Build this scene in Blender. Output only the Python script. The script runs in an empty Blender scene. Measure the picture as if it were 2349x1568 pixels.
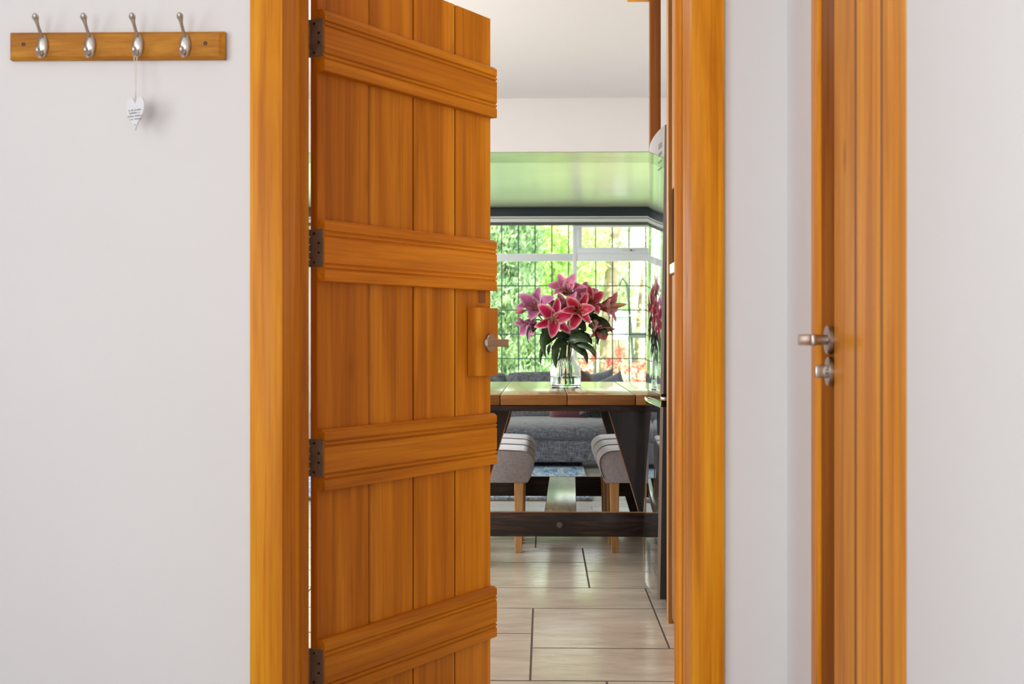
import bpy, bmesh, math, random
from mathutils import Vector, Matrix, noise as mnoise
random.seed(7)
PI = math.pi
SC = bpy.context.scene
COL = SC.collection

# ------------------------------------------------------------------ camera, world, lights, exposure
F = 3100.0                       # focal length in pixels of the 2349 x 1568 frame
CAM_H = 1.0
YAW = math.atan((1248 - 1174.5) / F)
cam_d = bpy.data.cameras.new('camera')
cam = bpy.data.objects.new('camera', cam_d); COL.objects.link(cam)
cam.location = (0, 0, CAM_H); cam.rotation_euler = (PI / 2, 0, YAW)
cam_d.sensor_width = 36.0; cam_d.lens = 36.0 * F / 2349.0
cam_d.shift_y = -(784 - 773) / 2349.0
cam_d.clip_start = 0.05; cam_d.clip_end = 200
cam_d.dof.use_dof = True; cam_d.dof.focus_distance = 4.6; cam_d.dof.aperture_fstop = 7.0
SC.camera = cam

world = bpy.data.worlds.new('overcast_sky'); SC.world = world; world.use_nodes = True
wn = world.node_tree; wn.nodes.clear()
wo = wn.nodes.new('ShaderNodeOutputWorld'); wb = wn.nodes.new('ShaderNodeBackground')
wb.inputs['Color'].default_value = (0.93, 0.97, 1.0, 1); wb.inputs['Strength'].default_value = 4.5
wn.links.new(wb.outputs[0], wo.inputs[0])

def sun(name, rot, e, ang):
    l = bpy.data.lights.new(name, 'SUN'); l.energy = e; l.angle = ang; l.color = (1, .96, .88)
    o = bpy.data.objects.new(name, l); o.rotation_euler = rot; COL.objects.link(o)
sun('sun', (math.radians(38), 0, math.radians(-25)), 14.0, math.radians(3))

def area(name, loc, rot, sx, sy, e, col=(1, 1, 1), spread=180):
    l = bpy.data.lights.new(name, 'AREA'); l.shape = 'RECTANGLE'; l.size = sx; l.size_y = sy
    l.energy = e; l.color = col; l.spread = math.radians(spread)
    o = bpy.data.objects.new(name, l); o.location = loc; o.rotation_euler = rot; COL.objects.link(o)
# area lamps on solid walls: hall window daylight, the rest added as fill
area('hall_window_daylight', (-1.975, 0.9, 1.55), (0, math.radians(-90), 0), 1.3, 1.5, 26, (.99, .99, 1.0))
area('hall_glazed_door_daylight', (-1.40, -2.225, 1.10), (math.radians(90), 0, 0), 1.0, 1.9, 46, (.96, .98, 1.0))  # unseen fill lamp added behind the camera
area('kitchen_window_daylight', (-2.555, 5.3, 1.40), (0, math.radians(-90), 0), 1.2, 2.2, 112, (.97, .985, 1.0))  # unseen lamp added to light the kitchen from the left

area('living_side_window_daylight', (-2.555, 9.7, 1.35), (0, math.radians(-90), 0), 1.1, 1.6, 55, (.96, .985, 1.0))  # unseen lamp added to brighten the sofa and window frame
SC.cycles.max_bounces = 9; SC.cycles.diffuse_bounces = 4; SC.cycles.glossy_bounces = 4
vs = SC.view_settings
vs.view_transform = 'Standard'; vs.look = 'None'; vs.gamma = 1; vs.use_curve_mapping = False
vs.exposure = 0.0

# ------------------------------------------------------------------ helpers
def X(px, y):
    """x in the room of a line of sight through pixel column px at room depth y"""
    return y * math.tan(math.atan((px - 1174.5) / F) - YAW)
def Z(py, y, x=0.0):
    zc = -x * math.sin(YAW) + y * math.cos(YAW)
    return CAM_H - (py - 773) / F * zc

def new_obj(name, me, mat=None, parent=None):
    o = bpy.data.objects.new(name, me); COL.objects.link(o)
    if mat is not None:
        for m in (mat if isinstance(mat, (list, tuple)) else [mat]): me.materials.append(m)
    if parent is not None: o.parent = parent
    return o
def tag(o, label=None, cat=None, group=None, kind=None):
    if label: o['label'] = label
    if cat: o['category'] = cat
    if group: o['group'] = group
    if kind: o['kind'] = kind
    return o
def empty(name, loc=(0, 0, 0), rz=0.0, label=None, cat=None, group=None, kind=None, rx=0, ry=0):
    o = bpy.data.objects.new(name, None); COL.objects.link(o); o.empty_display_size = .05
    o.location = loc; o.rotation_euler = (rx, ry, rz)
    return tag(o, label, cat, group, kind)
def mesh_from(bm, smooth=False):
    bmesh.ops.recalc_face_normals(bm, faces=bm.faces)
    me = bpy.data.meshes.new('m'); bm.to_mesh(me); bm.free()
    if smooth:
        for p in me.polygons: p.use_smooth = True
    return me
def auto_smooth(o, ang=40):
    me = o.data
    for p in me.polygons: p.use_smooth = True
    try: me.set_sharp_from_angle(angle=math.radians(ang))
    except Exception: pass
def add_box(bm, x0, x1, y0, y1, z0, z1):
    v = [bm.verts.new((x, y, z)) for x in (x0, x1) for y in (y0, y1) for z in (z0, z1)]
    for f in ((0, 1, 3, 2), (4, 6, 7, 5), (0, 4, 5, 1), (2, 3, 7, 6), (0, 2, 6, 4), (1, 5, 7, 3)):
        bm.faces.new([v[i] for i in f])
def box(name, x0, x1, y0, y1, z0, z1, mat, parent=None, bev=0.0, seg=2, loc=None, rz=0):
    bm = bmesh.new(); add_box(bm, x0, x1, y0, y1, z0, z1)
    if bev > 0:
        bmesh.ops.bevel(bm, geom=list(bm.edges), offset=bev, segments=seg, affect='EDGES', profile=.5)
    o = new_obj(name, mesh_from(bm), mat, parent)
    if bev > 0: auto_smooth(o, 35)
    if loc is not None: o.location = loc; o.rotation_euler = (0, 0, rz)
    return o
def struct(o, label=None): 
    o['kind'] = 'structure'
    if label: o['label'] = label
    return o
def prism(name, prof, axis, a, b, mat, parent=None, bev=0.0, smooth=None):
    """profile of 2-D points swept along axis from a to b. axis x: (y,z); y: (x,z); z: (x,y)"""
    def p3(p, t): return {'x': (t, p[0], p[1]), 'y': (p[0], t, p[1]), 'z': (p[0], p[1], t)}[axis]
    bm = bmesh.new()
    A = [bm.verts.new(p3(p, a)) for p in prof]; B = [bm.verts.new(p3(p, b)) for p in prof]
    n = len(prof)
    for i in range(n): bm.faces.new((A[i], A[(i + 1) % n], B[(i + 1) % n], B[i]))
    bm.faces.new(A); bm.faces.new(B)
    if bev > 0: bmesh.ops.bevel(bm, geom=list(bm.edges), offset=bev, segments=2, affect='EDGES', profile=.5)
    o = new_obj(name, mesh_from(bm), mat, parent)
    if smooth: auto_smooth(o, smooth)
    return o
def tube_bm(bm, path, rads, seg=10, flat=1.0, cap=True):
    pts = [Vector(p) for p in path]; rings = []
    up = Vector((0, 0, 1)); prev = None
    for i, p in enumerate(pts):
        d = (pts[min(i + 1, len(pts) - 1)] - pts[max(i - 1, 0)]).normalized()
        if prev is None:
            a = d.cross(up)
            if a.length < .1: a = d.cross(Vector((0, 1, 0)))
        else:
            a = prev - d * prev.dot(d)
        a.normalize(); prev = a.copy(); b = d.cross(a)
        r = rads[i] if isinstance(rads, (list, tuple)) else rads
        rings.append([bm.verts.new(p + (a * math.cos(t) + b * math.sin(t) * flat) * r) for t in [2 * PI * k / seg for k in range(seg)]])
    for i in range(len(rings) - 1):
        for k in range(seg):
            bm.faces.new((rings[i][k], rings[i][(k + 1) % seg], rings[i + 1][(k + 1) % seg], rings[i + 1][k]))
    if cap: bm.faces.new(rings[0]); bm.faces.new(rings[-1])
def tube(name, path, rads, mat, parent=None, seg=10, flat=1.0):
    bm = bmesh.new(); tube_bm(bm, path, rads, seg, flat)
    o = new_obj(name, mesh_from(bm), mat, parent); auto_smooth(o, 50); return o
def bez(p0, p1, p2, n=10):
    p0, p1, p2 = Vector(p0), Vector(p1), Vector(p2)
    return [p0 * (1 - t) ** 2 + p1 * 2 * t * (1 - t) + p2 * t * t for t in [i / n for i in range(n + 1)]]
def bez3(p0, p1, p2, p3, n=14):
    p0, p1, p2, p3 = map(Vector, (p0, p1, p2, p3))
    return [p0 * (1 - t) ** 3 + p1 * 3 * t * (1 - t) ** 2 + p2 * 3 * t * t * (1 - t) + p3 * t ** 3 for t in [i / n for i in range(n + 1)]]
def lathe(name, prof, mat, parent=None, seg=32, ripple=None, axis='z', closed=False, loc=None):
    bm = bmesh.new(); rings = []
    for r, h in prof:
        ring = []
        for k in range(seg):
            t = 2 * PI * k / seg; rr = r
            if ripple and r > .001: rr = r + ripple(h, t)
            c, s = math.cos(t) * rr, math.sin(t) * rr
            ring.append(bm.verts.new({'z': (c, s, h), 'y': (c, h, s), 'x': (h, c, s)}[axis]))
        rings.append(ring)
    m = len(rings)
    for i in range(m if closed else m - 1):
        A, B = rings[i], rings[(i + 1) % m]
        for k in range(seg): bm.faces.new((A[k], A[(k + 1) % seg], B[(k + 1) % seg], B[k]))
    if not closed: bm.faces.new(rings[0]); bm.faces.new(rings[-1])
    bmesh.ops.remove_doubles(bm, verts=bm.verts, dist=1e-6)
    o = new_obj(name, mesh_from(bm), mat, parent); auto_smooth(o, 40)
    if loc is not None: o.location = loc
    return o
def copy_part(o, parent, loc=None, rot=None, scale=None):
    c = o.copy(); COL.objects.link(c); c.parent = parent
    if loc is not None: c.location = loc
    if rot is not None: c.rotation_euler = rot
    if scale is not None: c.scale = scale
    return c

# ------------------------------------------------------------------ materials
def mat_new(name):
    m = bpy.data.materials.new(name); m.use_nodes = True
    nt = m.node_tree; b = nt.nodes['Principled BSDF']; return m, nt, b
def plain(name, col, rough=.5, metal=0.0, spec=.5, coat=0.0, coat_r=.05, bump=0.0, bscale=200, var=0.0, vscale=3.0, ior=1.5, sheen=0.0):
    m, nt, b = mat_new(name)
    b.inputs['Base Color'].default_value = (*col, 1); b.inputs['Roughness'].default_value = rough
    b.inputs['Metallic'].default_value = metal; b.inputs['Specular IOR Level'].default_value = spec
    b.inputs['Coat Weight'].default_value = coat; b.inputs['Coat Roughness'].default_value = coat_r
    b.inputs['IOR'].default_value = ior; b.inputs['Sheen Weight'].default_value = sheen
    tc = nt.nodes.new('ShaderNodeTexCoord')
    if var > 0:
        n = nt.nodes.new('ShaderNodeTexNoise'); n.inputs['Scale'].default_value = vscale; n.inputs['Detail'].default_value = 4
        nt.links.new(tc.outputs['Object'], n.inputs['Vector'])
        r = nt.nodes.new('ShaderNodeValToRGB')
        r.color_ramp.elements[0].color = (*[c * (1 - var) for c in col], 1); r.color_ramp.elements[0].position = .3
        r.color_ramp.elements[1].color = (*[min(1, c * (1 + var)) for c in col], 1); r.color_ramp.elements[1].position = .7
        nt.links.new(n.outputs['Fac'], r.inputs[0]); nt.links.new(r.outputs[0], b.inputs['Base Color'])
    if bump > 0:
        n2 = nt.nodes.new('ShaderNodeTexNoise'); n2.inputs['Scale'].default_value = bscale; n2.inputs['Detail'].default_value = 3
        nt.links.new(tc.outputs['Object'], n2.inputs['Vector'])
        bp = nt.nodes.new('ShaderNodeBump'); bp.inputs['Strength'].default_value = bump; bp.inputs['Distance'].default_value = .003
        nt.links.new(n2.outputs['Fac'], bp.inputs['Height']); nt.links.new(bp.outputs[0], b.inputs['Normal'])
    return m
def wood(name, cols, axis='z', across=22.0, along=1.2, rough=.45, coat=.05, spec=.25, knots=.0, bump=.15, coat_r=.2, stain=None):
    m, nt, b = mat_new(name); N, L = nt.nodes, nt.links
    tc = N.new('ShaderNodeTexCoord'); oi = N.new('ShaderNodeObjectInfo')
    mul = N.new('ShaderNodeVectorMath'); mul.operation = 'SCALE'; mul.inputs[0].default_value = (31.7, 17.3, 23.9); L.new(oi.outputs['Random'], mul.inputs['Scale'])
    add = N.new('ShaderNodeVectorMath'); add.operation = 'ADD'; L.new(tc.outputs['Object'], add.inputs[0]); L.new(mul.outputs[0], add.inputs[1])
    mp = N.new('ShaderNodeMapping'); s = [across] * 3; s['xyz'.index(axis)] = along; mp.inputs['Scale'].default_value = s
    L.new(add.outputs[0], mp.inputs['Vector'])
    n1 = N.new('ShaderNodeTexNoise'); n1.inputs['Scale'].default_value = 1.0; n1.inputs['Detail'].default_value = 5; n1.inputs['Roughness'].default_value = .6; n1.inputs['Distortion'].default_value = .6
    L.new(mp.outputs[0], n1.inputs['Vector'])
    cr = N.new('ShaderNodeValToRGB'); e = cr.color_ramp.elements
    e[0].position = .33; e[0].color = (*cols[0], 1); e[1].position = .67; e[1].color = (*cols[2], 1)
    k = e.new(.5); k.color = (*cols[1], 1)
    L.new(n1.outputs['Fac'], cr.inputs[0])
    mp2 = N.new('ShaderNodeMapping'); s2 = [across * 9] * 3; s2['xyz'.index(axis)] = along * 2.5; mp2.inputs['Scale'].default_value = s2
    L.new(add.outputs[0], mp2.inputs['Vector'])
    n2 = N.new('ShaderNodeTexNoise'); n2.inputs['Scale'].default_value = 1.0; n2.inputs['Detail'].default_value = 2
    L.new(mp2.outputs[0], n2.inputs['Vector'])
    mx = N.new('ShaderNodeMix'); mx.data_type = 'RGBA'; mx.blend_type = 'MULTIPLY'
    r2 = N.new('ShaderNodeMapRange'); r2.inputs['From Min'].default_value = .45; r2.inputs['From Max'].default_value = .75; r2.inputs['To Min'].default_value = 0; r2.inputs['To Max'].default_value = .6
    L.new(n2.outputs['Fac'], r2.inputs[0]); L.new(r2.outputs[0], mx.inputs['Factor'])
    L.new(cr.outputs[0], mx.inputs['A']); mx.inputs['B'].default_value = (.72, .58, .45, 1)
    tone = N.new('ShaderNodeMapRange'); tone.inputs['To Min'].default_value = .84; tone.inputs['To Max'].default_value = 1.10
    L.new(oi.outputs['Random'], tone.inputs[0])
    tm = N.new('ShaderNodeVectorMath'); tm.operation = 'SCALE'; L.new(mx.outputs['Result'], tm.inputs[0]); L.new(tone.outputs[0], tm.inputs['Scale'])
    out = tm.outputs[0]
    if knots > 0:
        mk = N.new('ShaderNodeMapping'); s3 = [5.0] * 3; s3['xyz'.index(axis)] = 2.2; mk.inputs['Scale'].default_value = s3
        L.new(add.outputs[0], mk.inputs['Vector'])
        vo = N.new('ShaderNodeTexVoronoi'); vo.inputs['Scale'].default_value = 1.0; L.new(mk.outputs[0], vo.inputs['Vector'])
        rk = N.new('ShaderNodeMapRange'); rk.inputs['From Min'].default_value = .035; rk.inputs['From Max'].default_value = .10; rk.inputs['To Min'].default_value = knots; rk.inputs['To Max'].default_value = 0
        L.new(vo.outputs['Distance'], rk.inputs[0])
        mk2 = N.new('ShaderNodeMix'); mk2.data_type = 'RGBA'; L.new(rk.outputs[0], mk2.inputs['Factor']); L.new(out, mk2.inputs['A'])
        mk2.inputs['B'].default_value = (cols[0][0] * .35, cols[0][1] * .3, cols[0][2] * .3, 1); out = mk2.outputs['Result']
    L.new(out, b.inputs['Base Color'])
    b.inputs['Specular IOR Level'].default_value = spec
    b.inputs['Roughness'].default_value = rough; b.inputs['Coat Weight'].default_value = coat; b.inputs['Coat Roughness'].default_value = coat_r
    bp = N.new('ShaderNodeBump'); bp.inputs['Strength'].default_value = bump; bp.inputs['Distance'].default_value = .001
    L.new(n2.outputs['Fac'], bp.inputs['Height']); L.new(bp.outputs[0], b.inputs['Normal'])
    return m
PINE = ((.64, .205, .004), (.84, .315, .007), (.93, .42, .018))
M = {}
M['pine_z'] = wood('varnished_pine_upright', PINE, 'z', knots=.8)
M['pine_x'] = wood('varnished_pine_level', PINE, 'x', knots=.6)
M['pine_y'] = wood('varnished_pine_deep', PINE, 'y', knots=.3)
DOORC = ((.42, .126, .003), (.57, .190, .005), (.71, .270, .012))
M['door_z'] = wood('door_pine_upright', DOORC, 'z', across=16, along=.9, knots=.25)
M['door_x'] = wood('door_pine_level', tuple(tuple(c * 1.14 for c in d) for d in DOORC), 'x', across=20, along=.9, knots=.5)  # lightened copy; the light the rails catch is put in the colour
M['hook_wood'] = wood('coat_rack_wood', ((.34, .125, .008), (.46, .18, .011), (.57, .25, .02)), 'x', across=30, along=6, knots=.3, rough=.55)
M['oak'] = wood('stool_oak', ((.30, .15, .045), (.42, .22, .075), (.52, .29, .11)), 'z', across=40, along=3, rough=.5, coat=.1)
M['cab_wood'] = wood('cabinet_oak', ((.28, .12, .03), (.38, .17, .045), (.48, .23, .07)), 'z', across=30, along=2, rough=.45)
M['table_top'] = wood('table_top_oak', ((.30, .16, .05), (.40, .22, .075), (.50, .29, .11)), 'y', across=18, along=1.5, rough=.26, coat=.7, coat_r=.16, bump=.25)
M['table_edge'] = wood('table_edge_oak', ((.16, .065, .016), (.24, .10, .025), (.31, .14, .038)), 'x', across=30, along=2, rough=.45)
M['foot_rail'] = wood('foot_rail_oak', ((.18, .14, .08), (.26, .21, .12), (.34, .28, .17)), 'y', across=40, along=4, rough=.3, coat=.6, coat_r=.2, bump=.4)
M['black_wood'] = wood('dark_stained_wood', ((.006, .004, .004), (.014, .009, .008), (.05, .026, .014)), 'x', across=60, along=5, rough=.42, coat=.2, bump=.4)
M['black_wood_z'] = wood('dark_stained_wood_upright', ((.005, .004, .004), (.010, .008, .0075), (.022, .015, .012)), 'z', across=60, along=5, rough=.42, coat=.2, bump=.4)
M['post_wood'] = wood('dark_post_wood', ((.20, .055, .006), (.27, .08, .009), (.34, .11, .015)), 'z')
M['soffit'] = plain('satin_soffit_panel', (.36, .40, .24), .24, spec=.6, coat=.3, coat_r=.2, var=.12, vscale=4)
M['groove'] = plain('dark_varnish_joint', (.10, .022, .004), .5)  # shade between the door boards, put in as colour
M['groove2'] = plain('brown_varnish_groove', (.26, .08, .008), .5)  # latch patch brown; also paints groove shade on the second door
M['worn_edge'] = plain('worn_wood_edge', (.26, .12, .05), .5, var=.3, vscale=30)
M['plaster'] = plain('white_plaster', (.80, .785, .775), .75, spec=.25, bump=.06, bscale=60, var=.015, vscale=2)
M['plaster_warm'] = plain('kitchen_white_plaster', (.80, .775, .755), .7, spec=.3, bump=.05, bscale=60, var=.015, vscale=2)
M['ceiling_w'] = plain('white_ceiling_paint', (.83, .80, .785), .7, spec=.25)
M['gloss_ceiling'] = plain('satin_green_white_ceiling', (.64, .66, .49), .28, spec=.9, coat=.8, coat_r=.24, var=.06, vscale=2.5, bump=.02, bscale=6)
M['nickel'] = plain('satin_nickel', (.55, .50, .45), .28, metal=1.0)
M['steel'] = plain('brushed_steel', (.46, .42, .38), .3, metal=1.0)
M['brass_old'] = plain('aged_hinge_steel', (.24, .20, .15), .42, metal=.35, var=.2, vscale=40)
M['bolt'] = plain('dark_iron_bolt', (.10, .09, .08), .45, metal=.6)
M['dark_hole'] = plain('dark_screw_head', (.03, .02, .015), .5, metal=.5)
M['white_plastic'] = plain('white_window_plastic', (.86, .86, .90), .35)
M['lead'] = plain('lead_came', (.09, .13, .12), .45, metal=.3)
M['dark_blue'] = plain('dark_blind_cassette', (.016, .022, .030), .35)
M['blind_grey'] = plain('grey_blind_fabric', (.10, .095, .085), .6)
M['fridge'] = plain('gloss_black_fridge', (.012, .014, .016), .06, spec=1.0, coat=1.0, coat_r=.03, ior=2.2)
M['fridge_edge'] = plain('fridge_grey_edge', (.33, .31, .29), .35, metal=.7)
M['fridge_side'] = plain('fridge_black_side', (.012, .011, .011), .5)
M['chrome'] = plain('chrome', (.8, .8, .8), .08, metal=1.0)
M['grout'] = plain('brown_grout', (.075, .058, .046), .9, bump=.3, bscale=300)
M['white_card'] = plain('white_painted_wood', (.82, .82, .84), .55)
M['ink'] = plain('grey_print', (.17, .16, .17), .8)
M['string'] = plain('cream_string', (.78, .72, .66), .9)
M['black_glass'] = plain('black_oven_glass', (.004, .004, .004), .12)
M['white_enamel'] = plain('white_enamel', (.78, .76, .74), .3)
M['lawn'] = plain('lawn_green', (.22, .36, .10), .9, var=.35, vscale=1.5)
M['bark'] = plain('tree_bark', (.30, .22, .16), .9, bump=.8, bscale=25, var=.35, vscale=8)
M['twig'] = plain('pale_twig', (.36, .31, .24), .9)
M['stone'] = plain('blue_grey_stone', (.46, .48, .52), .8, var=.15, vscale=4)
M['feeder_white'] = plain('white_feeder', (.42, .46, .50), .5)
M['feeder_dark'] = plain('dark_feeder_metal', (.035, .05, .045), .5)

def tile_mat():
    m, nt, b = mat_new('cream_stone_tile'); N, L = nt.nodes, nt.links
    tc = N.new('ShaderNodeTexCoord'); oi = N.new('ShaderNodeObjectInfo')
    mul = N.new('ShaderNodeVectorMath'); mul.operation = 'SCALE'; mul.inputs[0].default_value = (13, 7, 3); L.new(oi.outputs['Random'], mul.inputs['Scale'])
    add = N.new('ShaderNodeVectorMath'); L.new(tc.outputs['Object'], add.inputs[0]); L.new(mul.outputs[0], add.inputs[1])
    mp = N.new('ShaderNodeMapping'); mp.inputs['Scale'].default_value = (3, 9, 3); L.new(add.outputs[0], mp.inputs['Vector'])
    n = N.new('ShaderNodeTexNoise'); n.inputs['Scale'].default_value = 1.3; n.inputs['Detail'].default_value = 6; n.inputs['Distortion'].default_value = .8; L.new(mp.outputs[0], n.inputs['Vector'])
    r = N.new('ShaderNodeValToRGB'); e = r.color_ramp.elements
    e[0].position = .3; e[0].color = (.42, .355, .275, 1); e[1].position = .7; e[1].color = (.56, .49, .39, 1); L.new(n.outputs['Fac'], r.inputs[0])
    L.new(r.outputs[0], b.inputs['Base Color'])
    b.inputs['Roughness'].default_value = .22; b.inputs['Specular IOR Level'].default_value = .55
    n2 = N.new('ShaderNodeTexNoise'); n2.inputs['Scale'].default_value = 2.2; n2.inputs['Detail'].default_value = 5; n2.inputs['Distortion'].default_value = 1.5; L.new(mp.outputs[0], n2.inputs['Vector'])
    bp = N.new('ShaderNodeBump'); bp.inputs['Strength'].default_value = .35; bp.inputs['Distance'].default_value = .006
    L.new(n2.outputs['Fac'], bp.inputs['Height']); L.new(bp.outputs[0], b.inputs['Normal'])
    return m
M['tile'] = tile_mat()
M['pale_board'] = wood('pale_floorboard', ((.40, .37, .34), (.52, .50, .47), (.62, .61, .60)), 'x', across=26, along=2, rough=.25, coat=.5, coat_r=.15)

def fabric(name, c1, c2, scale=220, rough=.95, sheen=.3):
    m, nt, b = mat_new(name); N, L = nt.nodes, nt.links
    tc = N.new('ShaderNodeTexCoord'); outs = []
    for s in ((scale * .12, scale, scale), (scale, scale, scale * .12)):
        mp = N.new('ShaderNodeMapping'); mp.inputs['Scale'].default_value = s; L.new(tc.outputs['Object'], mp.inputs['Vector'])
        n = N.new('ShaderNodeTexNoise'); n.inputs['Scale'].default_value = 1; n.inputs['Detail'].default_value = 2; L.new(mp.outputs[0], n.inputs['Vector']); outs.append(n.outputs['Fac'])
    mth = N.new('ShaderNodeMath'); mth.operation = 'MAXIMUM'; L.new(outs[0], mth.inputs[0]); L.new(outs[1], mth.inputs[1])
    r = N.new('ShaderNodeValToRGB'); e = r.color_ramp.elements; e[0].position = .42; e[0].color = (*c1, 1); e[1].position = .76; e[1].color = (*c2, 1)
    L.new(mth.outputs[0], r.inputs[0]); L.new(r.outputs[0], b.inputs['Base Color'])
    b.inputs['Roughness'].default_value = rough; b.inputs['Sheen Weight'].default_value = sheen
    bp = N.new('ShaderNodeBump'); bp.inputs['Strength'].default_value = .4; bp.inputs['Distance'].default_value = .002
    L.new(mth.outputs[0], bp.inputs['Height']); L.new(bp.outputs[0], b.inputs['Normal'])
    return m
M['sofa'] = fabric('charcoal_tweed', (.045, .045, .055), (.27, .27, .31), 160)
M['sofa2'] = fabric('slate_cushion_cloth', (.12, .13, .17), (.30, .31, .38), 200)
M['stool_cloth'] = fabric('taupe_stool_cloth', (.25, .215, .21), (.40, .355, .345), 320, sheen=.7)
M['seam'] = plain('seam_piping', (.15, .12, .115), .9)
M['plum'] = fabric('plum_cushion_cloth', (.11, .035, .04), (.20, .075, .08), 220)
M['brown_cush'] = fabric('brown_cushion_cloth', (.10, .05, .04), (.17, .09, .075), 220)

def rug_mat():
    m, nt, b = mat_new('blue_and_cream_rug'); N, L = nt.nodes, nt.links
    tc = N.new('ShaderNodeTexCoord')
    n = N.new('ShaderNodeTexNoise'); n.inputs['Scale'].default_value = 26; n.inputs['Detail'].default_value = 8; n.inputs['Roughness'].default_value = .75; n.inputs['Distortion'].default_value = 1
    mp = N.new('ShaderNodeMapping'); mp.inputs['Scale'].default_value = (1, .22, 1); L.new(tc.outputs['Object'], mp.inputs['Vector']); L.new(mp.outputs[0], n.inputs['Vector'])
    r = N.new('ShaderNodeValToRGB'); e = r.color_ramp.elements; e[0].position = .40; e[0].color = (.03, .12, .36, 1); e[1].position = .60; e[1].color = (.70, .70, .68, 1)
    k = e.new(.49); k.color = (.26, .42, .66, 1)
    L.new(n.outputs['Fac'], r.inputs[0]); L.new(r.outputs[0], b.inputs['Base Color']); b.inputs['Roughness'].default_value = 1
    return m
M['rug'] = rug_mat()
M['rug_edge'] = plain('rug_edge_pile', (.20, .19, .17), 1, var=.75, vscale=90)

def glass_pane():
    m = bpy.data.materials.new('window_glass'); m.use_nodes = True; nt = m.node_tree; nt.nodes.clear()
    o = nt.nodes.new('ShaderNodeOutputMaterial'); mx = nt.nodes.new('ShaderNodeMixShader')
    t = nt.nodes.new('ShaderNodeBsdfTransparent'); t.inputs[0].default_value = (.97, .99, .98, 1)
    g = nt.nodes.new('ShaderNodeBsdfGlossy'); g.inputs['Roughness'].default_value = .02
    mx.inputs[0].default_value = .012
    nt.links.new(t.outputs[0], mx.inputs[1]); nt.links.new(g.outputs[0], mx.inputs[2]); nt.links.new(mx.outputs[0], o.inputs[0])
    return m
M['pane'] = glass_pane()
def clear_glass(name, col, rough, ior):
    m, nt, b = mat_new(name)
    b.inputs['Base Color'].default_value = (*col, 1); b.inputs['Roughness'].default_value = rough
    b.inputs['Transmission Weight'].default_value = 1; b.inputs['IOR'].default_value = ior
    return m
M['vase'] = clear_glass('clear_ribbed_glass', (.93, .97, .96), .02, 1.35)
M['water'] = clear_glass('water', (.86, .93, .92), .0, 1.2)

def leaf_mat(name, c1, c2, trans=.35, rough=.5, scale=6.0, attr=False):
    m = bpy.data.materials.new(name); m.use_nodes = True; nt = m.node_tree; N, L = nt.nodes, nt.links
    b = N['Principled BSDF']; out = N['Material Output']
    tc = N.new('ShaderNodeTexCoord'); n = N.new('ShaderNodeTexNoise'); n.inputs['Scale'].default_value = scale; n.inputs['Detail'].default_value = 3
    L.new(tc.outputs['Object'], n.inputs['Vector'])
    r = N.new('ShaderNodeValToRGB'); e = r.color_ramp.elements; e[0].position = .35; e[0].color = (*c1, 1); e[1].position = .65; e[1].color = (*c2, 1)
    L.new(n.outputs['Fac'], r.inputs[0]); col = r.outputs[0]
    L.new(col, b.inputs['Base Color']); b.inputs['Roughness'].default_value = rough
    t = N.new('ShaderNodeBsdfTranslucent'); L.new(col, t.inputs[0])
    mx = N.new('ShaderNodeMixShader'); mx.inputs[0].default_value = trans
    L.new(b.outputs[0], mx.inputs[1]); L.new(t.outputs[0], mx.inputs[2]); L.new(mx.outputs[0], out.inputs[0])
    return m
M['conifer'] = leaf_mat('conifer_green', (.09, .20, .09), (.48, .62, .34))
M['bush'] = leaf_mat('lime_green_leaves', (.44, .64, .20), (.72, .84, .44), .45)
M['bush2'] = leaf_mat('mid_green_leaves', (.34, .54, .22), (.60, .76, .42), .45)
M['pale_leaf'] = leaf_mat('pale_spring_leaves', (.62, .66, .46), (.82, .83, .66), .45)
M['azalea'] = leaf_mat('red_azalea_petals', (.62, .10, .07), (.80, .24, .17), .4)
M['yellow'] = leaf_mat('yellow_petals', (.75, .55, .03), (.85, .75, .08), .4)
M['lily_leaf'] = leaf_mat('lily_leaf_green', (.008, .028, .008), (.034, .075, .016), .2, .38, 14)
M['stem'] = plain('lily_stem_green', (.06, .12, .025), .5, var=.3, vscale=30)
def petal_mat(name):
    m = bpy.data.materials.new(name); m.use_nodes = True; nt = m.node_tree; N, L = nt.nodes, nt.links
    b = N['Principled BSDF']; out = N['Material Output']
    a = N.new('ShaderNodeVertexColor'); a.layer_name = 'petal_colour'
    L.new(a.outputs['Color'], b.inputs['Base Color']); b.inputs['Roughness'].default_value = .5
    t = N.new('ShaderNodeBsdfTranslucent'); L.new(a.outputs['Color'], t.inputs[0])
    mx = N.new('ShaderNodeMixShader'); mx.inputs[0].default_value = .3
    L.new(b.outputs[0], mx.inputs[1]); L.new(t.outputs[0], mx.inputs[2]); L.new(mx.outputs[0], out.inputs[0])
    return m
M['petal'] = petal_mat('lily_petal')
M['filament'] = plain('orange_filament', (.75, .42, .12), .5)
M['anther'] = plain('rust_anther', (.22, .06, .015), .7)

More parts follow.
